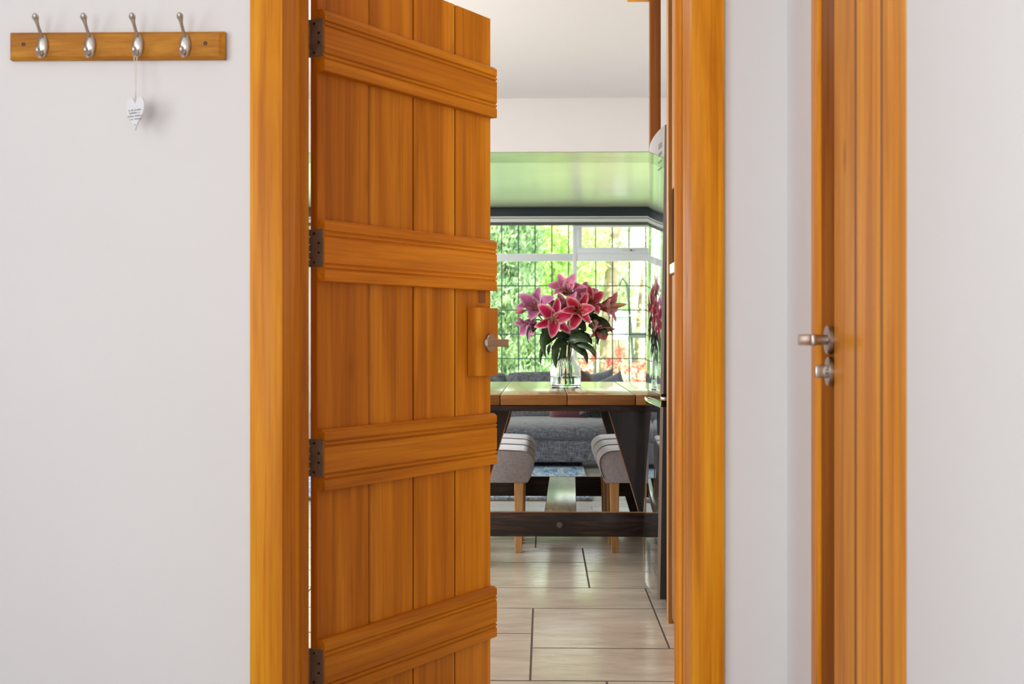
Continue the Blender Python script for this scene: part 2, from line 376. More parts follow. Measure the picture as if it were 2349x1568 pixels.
# ------------------------------------------------------------------ the setting: hall
YF = 2.874            # front of the door frame
YW = YF + .012        # hall face of the wall with the doorway
YK = 3.170             # kitchen face of that wall
CE = 2.45             # ceilings of hall and kitchen
XL = X(648, YF); XR = X(1587, YF)            # inner faces of the frame
XLo = X(573, YF); XRo = X(1662, YF)          # outer edges of the frame
XC = X(1805, YW)                             # corner of the hall
HD = 1.945                                    # head of the doorway
struct(box('wall_left', -2.0, XLo + .004, YW, YK, 0, CE, M['plaster']), 'white plaster wall carrying the coat rack')
struct(box('wall_right', XRo - .004, XC + .2, YW, YK, 0, CE, M['plaster']), 'white plaster wall between the two doors')
struct(box('wall_above', XLo + .004, XRo - .004, YW, YK, HD + .07, CE, M['plaster']))
struct(box('wall_side', -2.12, -2.0, -2.3, YK, 0, CE, M['plaster']))
struct(box('wall_rear', -2.0, 1.6, -2.4, -2.25, 0, CE, M['plaster']))
struct(box('floor', -2.0, 1.2, -2.3, YK, -.05, -.004, M['stone']), 'pale stone hall floor')
struct(box('ceiling', -2.12, 1.6, -2.4, YK, CE, CE + .1, M['ceiling_w']), 'white hall ceiling')
# wall on the right of the hall with the second door and a white pier in front of it
yd0 = 2.626; YP = 1.78; XP = X(2078, YP)
struct(box('wall_corner', XC, XC + .2, yd0, YW, 0, CE, M['plaster']))
struct(box('wall_pier', XP, XC + .4, -2.3, YP, 0, CE, M['plaster'], bev=.004), 'white wall edge beside the plank door')
struct(box('wall_cupboard', XC + .18, XC + .3, YP - .1, yd0, 0, CE, M['plaster']))

# door frame of the open door
fr = empty('trim_1', (0, 0, 0), kind='structure', label='varnished pine frame of the open doorway')
st0 = YF + .214; st1 = st0 + .029; SP = .0142
for nm, xo, xi, s in (('frame_post', XLo, XL, 1), ('frame_post', XRo, XR, -1)):
    if s > 0: prof = [(xo, YF), (xi, YF), (xi, st0), (xi + SP, st0), (xi + SP, st1), (xi, st1), (xi, YK), (xo, YK)]
    else: prof = [(xo, YF), (xi, YF), (xi, st0), (xi - SP, st0), (xi - SP, st1), (xi, st1), (xi, YK), (xo, YK)]
    prism(nm, prof, 'z', 0.0, HD + .07, M['pine_z'], fr, bev=.0022, smooth=30)
box('frame_head', XL, XR, YF, YK, HD, HD + .07, M['pine_x'], fr)

# ------------------------------------------------------------------ the open ledged door
zc1, k = 3.16, .8207
def at_zc(px, zc):
    xc = (px - 1174.5) / F * zc
    return Vector((xc * math.cos(YAW) - zc * math.sin(YAW), xc * math.sin(YAW) + zc * math.cos(YAW), 0))
P1, P2 = at_zc(745, zc1), at_zc(1140, zc1 / k)
DW = (P2 - P1).length; dang = math.atan2((P2 - P1).y, (P2 - P1).x)
RT, PT = .022, .0195      # rail and plank thickness
nrm = Vector((math.sin(dang), -math.cos(dang), 0))
O = P1 - nrm * RT        # hinge edge of the plank face
door = empty('door_1', O, dang, kind='structure', label='open ledged pine door of four upright boards with four moulded rails')
def door_x(px, off=0.0):
    """distance along the door where pixel column px meets the door face (off proud of the boards)"""
    a = math.atan((px - 1174.5) / F) - YAW; d = Vector((math.sin(a), math.cos(a), 0))
    u = Vector((math.cos(dang), math.sin(dang), 0)); q = O + nrm * off
    den = d.x * u.y - d.y * u.x
    return (q.y * d.x - q.x * d.y) / (-den) if False else (-(d.x * q.y - d.y * q.x)) / den
jx = [0.0] + [door_x(p) for p in (846, 948, 1044)] + [DW]
vb = [(.004, .003), (.015, .003), (.004, .003), (.003, .003)]   # bevel widths left/right of the boards
for i in range(4):
    a, b_ = jx[i] + (.0055 if i else 0), jx[i + 1]
    l = vb[i][0] if i else .0; r = vb[i][1] if i < 3 else .0
    dl = .0155 if i == 1 else .003
    prof = [(a, PT), (a, dl if l else 0), (a + l, 0), (b_ - r, 0), (b_, .005 if r else 0)]
    if i < 3: prof += [(b_, .0155), (b_ + .0070, .0155), (b_ + .0070, .0185), (b_, .0185)]
    prof += [(b_, PT)]
    prof = [p for j, p in enumerate(prof) if p not in prof[:j]]
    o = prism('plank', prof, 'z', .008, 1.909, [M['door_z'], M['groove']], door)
    for p in o.data.polygons:                        # shade of the joints painted onto the board edges
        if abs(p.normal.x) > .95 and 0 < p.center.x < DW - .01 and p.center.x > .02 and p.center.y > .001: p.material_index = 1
zs = [1 + (773 - 19.5) / 981]
zs = [zs[0] - i * .4923 for i in range(4)]; RH = .1443
def rail_profile(z1):
    g = .0042; pts = [(0, z1 - RH), (-RT + .002, z1 - RH), (-RT, z1 - RH + .002)]
    for zc in (.245, .775):
        zz = z1 - RH + zc * RH
        for o2 in (-.0065, .0045):
            c = zz + o2
            pts += [(-RT, c - .0028), (-RT + g, c - .001), (-RT + g, c + .001), (-RT, c + .0028)]
    pts += [(-RT, z1 - .007), (-RT + .009, z1), (0, z1)]
    return pts
hinge0 = None
for i, z1 in enumerate(zs):
    prism('rail', rail_profile(z1), 'x', 0.0, DW, M['door_x'], door)
    hz = z1 - .0215
    h = empty('hinge', (0, 0, 0)); h.parent = door
    box('hinge_leaf', -.0022, -.0001, -RT + .003, PT, hz - .0895, hz, M['brass_old'], h, bev=.0006, seg=1)
    for q in range(5):
        za, zb = hz - .0895 + q * .0179, hz - .0895 + (q + 1) * .0179 - .001
        o = lathe('hinge_knuckle', [(.0045, za), (.0045, zb)], M['brass_old'], h, seg=12); o.location = (-.0035, PT + .004, 0)
    for (sy, sz) in ((.008, .011), (-.006, .034), (-.006, .056), (.008, .079)):
        o = lathe('screw', [(.0, -.0031), (.003, -.0029), (.0036, -.002)], M['dark_hole'], h, seg=10, axis='x'); o.location = (0, sy, hz - sz)
# lock block, latch patch and lever handle
bx0 = door_x(1090, RT + .004)
blk = box('lock_block', bx0, DW, -RT - .004, -.0005, Z(861, 3.82), Z(706, 3.82), M['door_z'], door, bev=.002)
box('latch_plate', door_x(1098), door_x(1113), -.0015, .0, Z(695, 3.83), Z(666, 3.83), M['groove2'], door, bev=.0007, seg=1)
def lever(parent, origin, normal_y, direc, mat, along=.108, rot=None):
    """lever handle: local -y is out of the door, +x*direc is where the lever points"""
    h = empty('lever_handle', origin); h.parent = parent
    if rot is not None: h.rotation_euler = rot
    lathe('rose', [(.0265, -.0005), (.0265, -.0075), (.0245, -.0095), (.012, -.0098)], mat, h, seg=36, axis='y')
    lathe('neck', [(.0095, -.006), (.0095, -.050)], mat, h, seg=20, axis='y')
    pr = [(-.012, -.040), (-.012, -.056), (-.006, -.0605), (along, -.057), (along + .003, -.050), (along, -.045), (.012, -.040)]
    pr = [(x * direc, y) for x, y in pr]
    prism('lever', pr, 'z', -.0105, .0105, mat, h, bev=.0035, smooth=50)
    return h
hx = door_x(1122, RT + .004)
lever(door, (hx, -RT - .004, Z(786, 3.80)), -1, -1, M['steel'])

# ------------------------------------------------------------------ second door in the hall
d2 = empty('door_2', (XC, 0, 0), kind='structure', label='closed pine plank door in the side wall')
yA = yd0; yB = XC * F / 625.0; yC = XC * F / 645.0
prism('frame_post', [(.0, yA), (.0, yB), (.10, yB), (.10, yA)], 'z', 0, HD + .07, M['pine_z'], d2, bev=.002, smooth=30)
prism('frame_stop', [(.006, yB - .0005), (.006, yB - .012), (.012, yB - .03), (.020, yC), (.10, yC), (.10, yB - .0005)], 'z', 0, HD, M['post_wood'], d2, bev=.001, smooth=30)  # darker wood paints the shade of the rebate onto the stop
bw = .1762; y0 = yC - .003
for i in range(4):
    ya, yb = y0 - i * bw, y0 - (i + 1) * bw + .0008
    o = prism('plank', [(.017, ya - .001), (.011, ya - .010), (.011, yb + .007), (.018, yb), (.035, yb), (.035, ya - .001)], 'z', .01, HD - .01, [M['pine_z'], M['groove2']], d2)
    for p in o.data.polygons:  # dark bevel faces paint the shade of the grooves
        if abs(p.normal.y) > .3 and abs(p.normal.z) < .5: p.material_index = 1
box('frame_head', 0.0, .10, YP - .1, yd0, HD, HD + .07, M['pine_y'], d2)
hy = X(1900, 2.7) * 0 + (XC + .011) * F / (1903 - 1248)
h2 = lever(d2, (.011, hy, Z(779, hy)), -1, 1, M['steel'], along=.10, rot=(0, 0, -PI / 2))
h2.rotation_euler = (0, 0, -PI / 2)
tt = empty('thumb_turn', (.011, hy, Z(851, hy)), -PI / 2); tt.parent = d2
lathe('rose', [(.0265, -.0005), (.0265, -.006), (.0245, -.008), (.008, -.0082)], M['steel'], tt, seg=36, axis='y')
box('turn_knob', -.0045, .0045, -.030, -.007, -.012, .012, M['steel'], tt, bev=.003)
lathe('turn_stem', [(.006, -.006), (.006, -.012)], M['steel'], tt, seg=16, axis='y')

# ------------------------------------------------------------------ coat rack and heart tag
rx0, rx1 = X(22, YW - .018), X(515, YW - .018); rz0, rz1 = Z(135, YW), Z(72, YW)
rack = empty('coat_rack', ((rx0 + rx1) / 2, YW, (rz0 + rz1) / 2), 0, 'wooden coat rack with four nickel hooks on the white wall', 'coat rack')
rw, rh = (rx1 - rx0) / 2, (rz1 - rz0) / 2
bm = bmesh.new(); ch = .006
f = [(-rw, -rh), (rw, -rh), (rw, rh), (-rw, rh)]
fi = [(-rw + ch, -rh + ch), (rw - .012, -rh + ch), (rw - .012, rh - ch), (-rw + ch, rh - ch)]
va = [bm.verts.new((x, -.0008, z)) for x, z in f]; vm = [bm.verts.new((x, -.014, z)) for x, z in f]; vf = [bm.verts.new((x, -.020, z)) for x, z in fi]
for A, B in ((va, vm), (vm, vf)):
    for i in range(4): bm.faces.new((A[i], A[(i + 1) % 4], B[(i + 1) % 4], B[i]))
bm.faces.new(vf); bm.faces.new(va)
new_obj('board', mesh_from(bm), M['hook_wood'], rack)
for px in (54, 471):
    o = lathe('screw', [(.0, -.0196), (.003, -.0205), (.0042, -.0202), (.0042, -.018)], M['dark_hole'], rack, seg=14, axis='y')
    o.location = (X(px, YW - .02) - (rx0 + rx1) / 2, 0, Z(100, YW) - (rz0 + rz1) / 2)
hook0 = None
for i, px in enumerate((97, 206, 316, 424)):
    hx_ = X(px, YW - .024) - (rx0 + rx1) / 2
    h = empty('hook', (hx_, -.020, 0)); h.parent = rack; h.scale = (.913, .913, .913)
    if hook0 is None:
        hook0 = h
        bm = bmesh.new(); rings = []
        for t, yy in ((1.0, .0), (1.0, -.003), (.86, -.0062), (.5, -.0082), (.02, -.0088)):
            rings.append([bm.verts.new((math.cos(a) * .0135 * t, yy, math.sin(a) * .0265 * t - .001)) for a in [2 * PI * q / 28 for q in range(28)]])
        for A, B in zip(rings, rings[1:]):
            for q in range(28): bm.faces.new((A[q], A[(q + 1) % 28], B[(q + 1) % 28], B[q]))
        bm.faces.new(rings[0]); bm.faces.new(rings[-1])
        hp = [new_obj('plate', mesh_from(bm, True), M['nickel'], h)]
        pth = bez3((0, -.004, .018), (0, -.020, .030), (0, -.030, .036), (0, -.052, .062), 16)
        rad = [.0035 + .0004 * q / 16 for q in range(17)]
        for q, r_ in ((11, .0040), (12, .0046), (13, .0054), (14, .0074), (15, .0080), (16, .0046)): rad[q] = r_
        hp.append(tube('upper_arm', pth, rad, M['nickel'], h, 14))
        pth = bez3((0, -.005, -.014), (0, -.014, -.036), (0, -.036, -.034), (0, -.034, -.010), 16)
        rad = [.0042 - .0006 * q / 16 for q in range(17)]
        for q, r_ in ((12, .0042), (13, .0050), (14, .0060), (15, .0060), (16, .0035)): rad[q] = r_
        hp.append(tube('lower_hook', pth, rad, M['nickel'], h, 14))
    else:
        for c in hp: copy_part(c, h)
hxw = X(316, YW - .024)
hy_ = YW - .052
tagx = X(311, hy_)
ht = empty('heart_tag', (tagx, hy_, Z(257, hy_)), math.radians(-30), 'small white heart tag with grey writing hanging from the third hook', 'heart tag')
bm = bmesh.new(); n = 44; ring = []
for q in range(n):
    t = 2 * PI * q / n
    x = 16 * math.sin(t) ** 3; z = 13 * math.cos(t) - 5 * math.cos(2 * t) - 2 * math.cos(3 * t) - math.cos(4 * t)
    ring.append((x / 32 * .054, (z + 2.5) / 29 * .071))
A = [bm.verts.new((x, -.002, z)) for x, z in ring]; B = [bm.verts.new((x, .002, z)) for x, z in ring]
for q in range(n): bm.faces.new((A[q], A[(q + 1) % n], B[(q + 1) % n], B[q]))
bm.faces.new(A); bm.faces.new(B)
bmesh.ops.bevel(bm, geom=[e for e in bm.edges if abs(e.verts[0].co.y - e.verts[1].co.y) < 1e-6], offset=.0008, segments=1, affect='EDGES')
new_obj('heart', mesh_from(bm), M['white_card'], ht)
rnd = random.Random(3); bm = bmesh.new()
for li, (zz, hw) in enumerate(((.007, .019), (.001, .0165), (-.0055, .021), (-.012, .018))):
    x = -hw
    while x < hw:                                   # rows of tiny joined-up strokes
        if rnd.random() < .16: x += .0026; continue
        hgt = .0011 + rnd.random() * .0012
        add_box(bm, x, x + .0009, -.0023, -.0019, zz - .0008, zz + hgt)
        add_box(bm, x, x + .0020, -.0023, -.0019, zz - .0008, zz - .0002)
        x += .0018
add_box(bm, -.001, .001, -.0023, -.0019, -.0255, -.0220)
new_obj('printed_lines', mesh_from(bm), M['ink'], ht)
top = Vector((hxw, YW - .020 - .020, Z(124, YW)))
w2l = Matrix.Translation(Vector(ht.location)) @ Matrix.Rotation(ht.rotation_euler.z, 4, 'Z')
inv = w2l.inverted()
for s in (-1, 1):
    a = inv @ (top + Vector((s * .0035, s * .004, .004))); b_ = inv @ (top + Vector((s * .002, 0, -.022))); c = Vector((0, -.001 * s, .027))
    tube('string', [a, (a + b_) / 2 + Vector((0, 0, -.002)), b_, (b_ * .5 + c * .5), c], .0009, M['string'], ht, 6)
tube('string_knot', [(-.003, -.002, .0285), (0, -.004, .0305), (.004, -.003, .0285)], .0012, M['string'], ht, 6)

# ------------------------------------------------------------------ the setting: kitchen
struct(box('wall_kitchen_left', -2.7, -2.58, YK, 12.0, 0, CE, M['plaster_warm']))
struct(box('wall_kitchen_right', 1.10, 1.25, YK, 8.25, 0, CE, M['plaster_warm']))
struct(box('ceiling_kitchen', -2.7, 1.25, YK, 8.7, CE, CE + .1, M['ceiling_w']), 'white kitchen ceiling')
struct(box('wall_kitchen_near', -2.7, -2.0, YK - .1, YK, 0, CE, M['plaster_warm']))
YB0, YB1 = 8.2, 8.68; ZB = 2.119
bh = struct(box('wall_bulkhead', -2.6, 2.2, YB0, YB1, ZB + .004, CE, M['plaster_warm'], bev=.002), 'white bulkhead over the opening to the living room')
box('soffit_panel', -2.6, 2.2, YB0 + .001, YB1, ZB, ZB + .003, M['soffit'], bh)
# tiled floor
YT = 7.70
fk = struct(box('floor_kitchen', -2.6, 1.15, YK, YT, -.06, -.0012, M['grout']), 'cream stone tile floor with dark joints')
def tile(x0, x1, y0, y1):
    g, gy = .0034, .0065
    o = box('tile', x0 + g, x1 - g, y0 + gy, y1 - gy, -.005, 0, M['tile'], fk, bev=.0006, seg=1)
    o.parent = fk
u = .222; x_0 = -.04
def xs(k): return x_0 + u * k
def column(kx0, kx1, ys):
    for a, b_ in zip(ys, ys[1:]): tile(max(-2.6, xs(kx0)), min(1.15, xs(kx1)), a, b_)
for a, b_ in ((-12, -8), (-8, -5), (-5, -2), (-2, 1), (1, 4), (4, 6)): column(a, b_, [YK, 3.52, 3.939])
bandA = [(-12, -9, 0), (-9, -6, 1), (-6, -3, 0), (-3, 0, 2)]
for a, b_, t in bandA: column(a, b_, [3.939, 4.566, 4.992] if t != 1 else [3.939, 4.354, 4.992])
column(0, 3, [3.939, 4.354]); column(3, 6, [3.939, 4.354]); column(0, 2, [4.354, 4.992]); column(2, 6, [4.354, 4.992])
for a, b_ in ((-12, -9), (-9, -6), (-6, -4), (-4, 2), (2, 6)): column(a, b_, [4.992, 5.401])
column(-12, -9, [5.401, 5.784, 6.418]); column(-9, -6, [5.401, 6.008, 6.418]); column(-6, -2, [5.401, 5.784, 6.418]); column(-2, 1, [5.401, 6.008, 6.418]); column(1, 3, [5.401, 5.784, 6.418]); column(3, 6, [5.401, 6.008, 6.418])
column(-12, -9, [6.418, 7.05, YT]); column(-9, -6, [6.418, 6.83, YT]); column(-6, -3, [6.418, 7.05, YT]); column(-3, 0, [6.418, 6.83, YT]); column(0, 3, [6.418, 7.05, YT]); column(3, 6, [6.418, 6.83, YT])

# ------------------------------------------------------------------ the setting: living room
YWN = 11.80
fl = struct(box('floor_living', -2.6, 2.2, YT, YWN + .1, -.06, -.006, M['grout']), 'pale wooden living room floor')
b0 = None; yy = YT; i = 0
while yy < YWN:
    y2 = min(yy + .145, YWN)
    split = -.6 + ((i * 37) % 11) * .22
    for a, b_ in ((-2.6, split), (split, 2.2)):
        box('board', a + .0012, b_ - .0012, yy + .0012, y2 - .0012, -.008, 0, M['pale_board'], fl, bev=.001, seg=1)
    yy = y2; i += 1
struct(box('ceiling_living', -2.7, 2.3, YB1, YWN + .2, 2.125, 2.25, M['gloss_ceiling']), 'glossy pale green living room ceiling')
struct(box('wall_living_right', 2.2, 2.35, YB0, YWN + .2, 0, CE, M['plaster_warm']))
struct(box('wall_living_return', 1.25, 2.2, YB0 - .15, YB0, 0, CE, M['plaster_warm']))
struct(box('roof', -2.9, 2.6, -2.6, YWN + .35, CE + .12, CE + .3, M['ceiling_w']))

# window wall and leaded window
ZS, ZT = .52, 2.026
WX0, WX1 = -2.3, 1.36
struct(box('wall_window_below', -2.6, 2.2, YWN, YWN + .22, 0, ZS, M['plaster_warm']))
struct(box('wall_window_left', -2.6, WX0, YWN, YWN + .22, ZS, 2.125, M['plaster_warm']))
struct(box('wall_window_right', WX1, 2.2, YWN, YWN + .22, ZS, 2.125, M['plaster_warm']))
struct(box('wall_window_above', WX0, WX1, YWN + .02, YWN + .22, ZT, 2.125, M['plaster_warm']))
win = empty('window_1', (0, YWN + .06, 0), kind='structure', label='white framed leaded window looking on the garden')
mull = X(1318.5, YWN + .06)
pitch = .1465; zrow = [Z(p, YWN + .06) for p in (655.4, 710.9, 765, 819.4)]; zp = zrow[0] - zrow[1]
trz0, trz1 = Z(598, YWN), Z(581, YWN)
bays = [(WX0, mull - 2.03), (mull - 2.03, mull - 1.0), (mull - 1.0, mull), (mull, mull + 1.0)]
bays = [(mull - 2.3 + 0.0, mull - 1.15), (mull - 1.15, mull), (mull, mull + 1.08)]
WXa, WXb = bays[0][0], bays[-1][1]
FP = M['white_plastic']; fw = .0185
def fbox(nm, x0, x1, z0, z1, d0=-.03, d1=.03, par=win): return box(nm, x0, x1, d0, d1, z0, z1, FP, par, bev=.004)
fbox('window_head', WXa - .05, WXb + .05, ZT - .045, ZT); fbox('window_cill_frame', WXa - .05, WXb + .05, ZS, ZS + .05)
for x in (WXa - .03, WXb + .03): fbox('window_post', x - .028, x + .028, ZS + .05, ZT - .045)
for x in (bays[0][1], bays[1][1]): fbox('mullion', x - fw, x + fw, ZS + .05, ZT - .045, -.036, .03)
def lattice(x0, x1, z0, z1, xph, zph):
    par = box('pane', x0 + .001, x1 - .001, .0, .004, z0 + .001, z1 - .001, M['pane'], win)
    x = xph
    while x - pitch > x0: x -= pitch
    while x < x1:
        if x > x0 + .015: box('lead_bar', x - .0048, x + .0048, -.005, .009, z0, z1, M['lead'], par)
        x += pitch
    if zph is not None:
        z = zph
        while z + zp < z1: z += zp
        while z > z0:
            if z < z1 - .02: box('lead_bar', x0, x1, -.003, .007, z - .0045, z + .0045, M['lead'], par)
            z -= zp
    return par
for bi, (a, b_) in enumerate(bays):
    xa, xb = a + fw, b_ - fw
    fbox('transom', xa, xb, trz0, trz1)
    ph = X(1151, YWN + .06) if bi < 2 else X(1366.6, YWN + .06)
    for z0, z1 in ((ZS + .05, trz0), (trz1, ZT - .045)):            # glazing beads
        pass
    lattice(xa + .006, xb - .006, ZS + .05, trz0 - .004, ph, zrow[0])
    if bi < 2: lattice(xa + .006, xb - .006, trz1 + .006, ZT - .045, ph, None)
    else:
        sx0, sx1, sz0, sz1 = xa, xb, trz1, ZT - .045
        for nm, q in (('sash_rail', (sx0, sx1, sz0, sz0 + .052)), ('sash_rail', (sx0, sx1, sz1 - .02, sz1)), ('sash_stile', (sx0, sx0 + .042, sz0 + .052, sz1 - .02)), ('sash_stile', (sx1 - .042, sx1, sz0 + .052, sz1 - .02))):
            fbox(nm, *q, d0=-.048, d1=.02)
        lattice(sx0 + .043, sx1 - .043, sz0 + .053, sz1 - .021, X(1366.6, YWN), None)
        hxx = X(1447, YWN); hh = empty('window_handle', (hxx, -.048, sz0 + .026)); hh.parent = win
        box('handle_plate', -.03, .03, -.012, 0, -.010, .010, M['white_enamel'], hh, bev=.003)
        box('handle_lever', -.085, .012, -.03, -.014, -.008, .006, M['white_enamel'], hh, bev=.004)
        lathe('handle_button', [(.007, -.034), (.007, -.010)], M['dark_hole'], hh, seg=14, axis='y')
# unseen frames on solid walls; kitchen, living room and rear hall ones are added
def side_window_or_fill_frame(name, x, yc, zc, h, w, label):
    t = empty(name, (x, yc, zc), kind='structure', label=label)
    for a in (-w / 2 - .05, -.02, w / 2): box('window_post', .0, .05, a, a + (.05 if abs(a) > .1 else .04), -h / 2 - .05, h / 2 + .05, FP, t, bev=.004)
    for a in (-h / 2 - .05, h / 2): box('window_rail', .0, .05, -w / 2, w / 2, a, a + .05, FP, t, bev=.004)
side_window_or_fill_frame('window_2', -2.0, .9, 1.55, 1.3, 1.5, 'white framed hall window')
side_window_or_fill_frame('window_3', -2.58, 5.3, 1.40, 1.2, 2.2, 'white framed kitchen window')  # unseen, added to frame the kitchen fill lamp
side_window_or_fill_frame('window_4', -2.58, 9.7, 1.35, 1.1, 1.6, 'white framed living room side window')  # unseen, added to frame the living room fill lamp
d3 = empty('door_3', (-1.40, -2.25, 0), kind='structure', label='glazed white front door of the hall')  # unseen frame added around the lamp behind the camera
for a in (-.58, .50): box('door_stile', a, a + .08, 0, .05, .02, 2.13, FP, d3, bev=.004)
for a, b_ in ((.02, .14), (2.05, 2.13)): box('door_rail', -.50, .50, 0, .05, a, b_, FP, d3, bev=.004)
# roller blind at the head of the window
bl = empty('roller_blind', (0, YWN - .06, 0), 0, 'dark roller blind cassette with a white bottom bar over the leaded window', 'blind')
box('cassette', -2.5, 1.5, -.05, .045, Z(497, YWN - .1), 2.122, M['dark_blue'], bl, bev=.006)
box('front_strip', -2.5, 1.5, -.056, .03, Z(499, YWN - .1), Z(496.5, YWN - .1), M['white_enamel'], bl)
box('bottom_bar', -2.5, 1.5, -.052, .02, Z(509, YWN - .1), Z(501, YWN - .1), M['white_enamel'], bl, bev=.006)
box('blind_cloth', -2.5, 1.5, -.03, .01, Z(516, YWN - .1), Z(508, YWN - .1), M['blind_grey'], bl, bev=.004)  # grey strip painted for the shadow below the bottom bar

# ------------------------------------------------------------------ fridge, tall cabinet, wooden post
YN, YFa = 4.86, 5.57
fg = empty('fridge_freezer', (.398, YN, 0), 0, 'tall gloss black fridge freezer with bowed doors standing beside the table', 'fridge', ry=math.radians(.95))
FW = YFa - YN
box('body', .045, .60, .004, FW - .004, .035, 1.755, M['fridge_side'], fg, bev=.004)
def bow(z0, z1, nm):
    n = 18; sag = .030; prof = []
    for q in range(n + 1):
        t = q / n; prof.append((.006 - sag * 4 * t * (1 - t) * .55 - sag * .0 , .0 + t * FW))
    prof += [(.042, FW), (.042, 0), (.017, 0)]
    o = prism(nm, prof, 'z', z0, z1, [M['fridge'], M['fridge_edge'], M['fridge_side']], fg, smooth=30)
    for p in o.data.polygons:
        if p.normal.y < -.9: p.material_index = 1 if p.center.x < .017 else 2
    return o
zsp = .785
up = bow(zsp + .012, 1.762, 'upper_door'); lo = bow(.06, zsp - .035, 'lower_door')
box('handle_recess', .012, .045, .03, FW - .03, zsp - .035, zsp + .012, M['black_glass'], fg)
tube('handle_lip', [(.006 - .030 * 2.2 * t * (1 - t) , t * FW, zsp - .034) for t in [q / 14 for q in range(15)]], .004, M['chrome'], fg, 8)
box('hinge_cap', .008, .05, -.012, .03, zsp - .012, zsp + .002, M['chrome'], fg, bev=.003)
for q, (sy, hgt) in enumerate(((.10, .020), (.10, .012), (.10, .007), (.10, .007))):
    zq = 1.69 - q * .026
    bm = bmesh.new()
    for j in range(5):
        t0 = (.06 + j * .016) / FW; xq = .006 - .030 * 2.2 * t0 * (1 - t0)
        add_box(bm, xq - .0012, xq + .003, .06 + j * .016, .06 + j * .016 + .010, zq, zq + hgt)
    new_obj('badge_marks', mesh_from(bm), M['fridge_edge'], up)
for yy in (.06, FW - .06): lathe('foot', [(.02, 0), (.02, .036)], M['chrome'], fg, seg=16).location = (.075, yy, .0)

cb = empty('tall_cabinet', (.444, 0, 0), 0, 'tall oak kitchen cabinet housing a black built-in oven in front of the fridge', 'cabinet')
box('end_panel', -.010, .58, 4.735, 4.80, .0, 2.44, M['cab_wood'], cb, bev=.001, seg=1)
box('body', .022, .58, 3.92, 4.734, .0, 2.44, M['cab_wood'], cb)
box('lower_door', .002, .021, 3.93, 4.728, .02, 1.215, M['cab_wood'], cb, bev=.002)
box('upper_door', .002, .021, 3.93, 4.728, 1.515, 2.42, M['cab_wood'], cb, bev=.002)
ov = box('oven', .004, .021, 4.0, 4.725, 1.262, 1.510, M['black_glass'], cb, bev=.002)
box('oven_trim', -.006, .021, 3.95, 4.728, 1.220, 1.254, M['white_enamel'], cb, bev=.002)

ps = empty('wooden_post', (X(1491, 5.62), 5.62, 0), 0, 'upright pine post with a short top rail rising behind the fridge', 'post')
box('post', .0, .045, .0, .06, .0, CE - .001, M['post_wood'], ps, bev=.003)
box('top_rail', X(1440, 5.62) - X(1491, 5.62), 0, .005, .055, Z(7, 5.68), CE - .001, M['pine_x'], ps, bev=.003)

# ------------------------------------------------------------------ dining table
TC = .066; TY0, TY1, TZ = 5.75, 7.45, .755
tbl = empty('dining_table', (TC, TY0, 0), 0, 'long oak trestle table with black splayed legs and a foot rail', 'table')
TH = .044
pw = [X(p, TY0) - TC for p in (1147, 1301, 1458)]
edges = [pw[0] - .29, pw[0], pw[1], pw[2], pw[2] + .29]
edges[0] = -.55; edges[-1] = .55
for a, b_ in zip(edges, edges[1:]):
    o = box('top_board', a + .0012, b_ - .0012, 0, TY1 - TY0, TZ - TH, TZ, [M['table_top'], M['table_edge']], tbl, bev=.004)
    for p in o.data.polygons:
        if p.normal.z < .5: p.material_index = 1
for yy in (.02, TY1 - TY0 - .07):
    box('cross_bearer', -.53, .53, yy, yy + .05, TZ - TH - .027, TZ - TH, M['black_wood'], tbl, bev=.002)
for yy in (.13, 1.622):
    tr = empty('trestle', (0, yy, 0)); tr.parent = tbl
    for s in (-1, 1):
        zt = TZ - TH - .027
        def xi(z): return .212 + (zt - z) * .298          # inner edge of the splayed leg
        w = .175
        prof = [(s * xi(zt), zt), (s * (xi(zt) + w), zt), (s * (xi(0) + w), 0), (s * xi(0), 0)]
        lg = prism('leg', prof, 'y', 0, .048, M['black_wood_z'], tr, bev=.0015)
        e0, e1 = (s * (xi(zt) - .0005), zt - .004), (s * (xi(.24) - .0005), .24)
        prism('worn_edge', [e0, (e0[0] + s * .004, e0[1]), (e1[0] + s * .004, e1[1]), e1], 'y', -.0012, .003, M['worn_edge'], lg)  # thin brown strip along the leg's inner edge
    box('stretcher', -.47, .47, -.022, -.0005, Z(1230, 5.86), Z(1175, 5.86), M['black_wood'], tr, bev=.002)
    box('stretcher_cap', -.45, .45, -.020, -.004, Z(1175, 5.86), Z(1175, 5.86) + .003, M['worn_edge'], tr)
    bz = Z(1203, 5.85)
    if yy < 1:
        lathe('bolt_washer', [(.020, -.022), (.020, -.025), (.012, -.0252)], M['dark_hole'], tr, seg=24, axis='y').location = (X(1284, 5.85) - TC, 0, bz)
        lathe('bolt_head', [(.014, -.025), (.0135, -.035), (.008, -.036)], M['bolt'], tr, seg=6, axis='y').location = (X(1284, 5.85) - TC, 0, bz)
frl = box('foot_rail', -.070, .070, 0, 1.41, .200, .243, M['foot_rail'], tbl, bev=.004)
frl.location = (X(1285.5, 5.93) - TC, .18, 0); frl.rotation_euler = (0, 0, -.020)

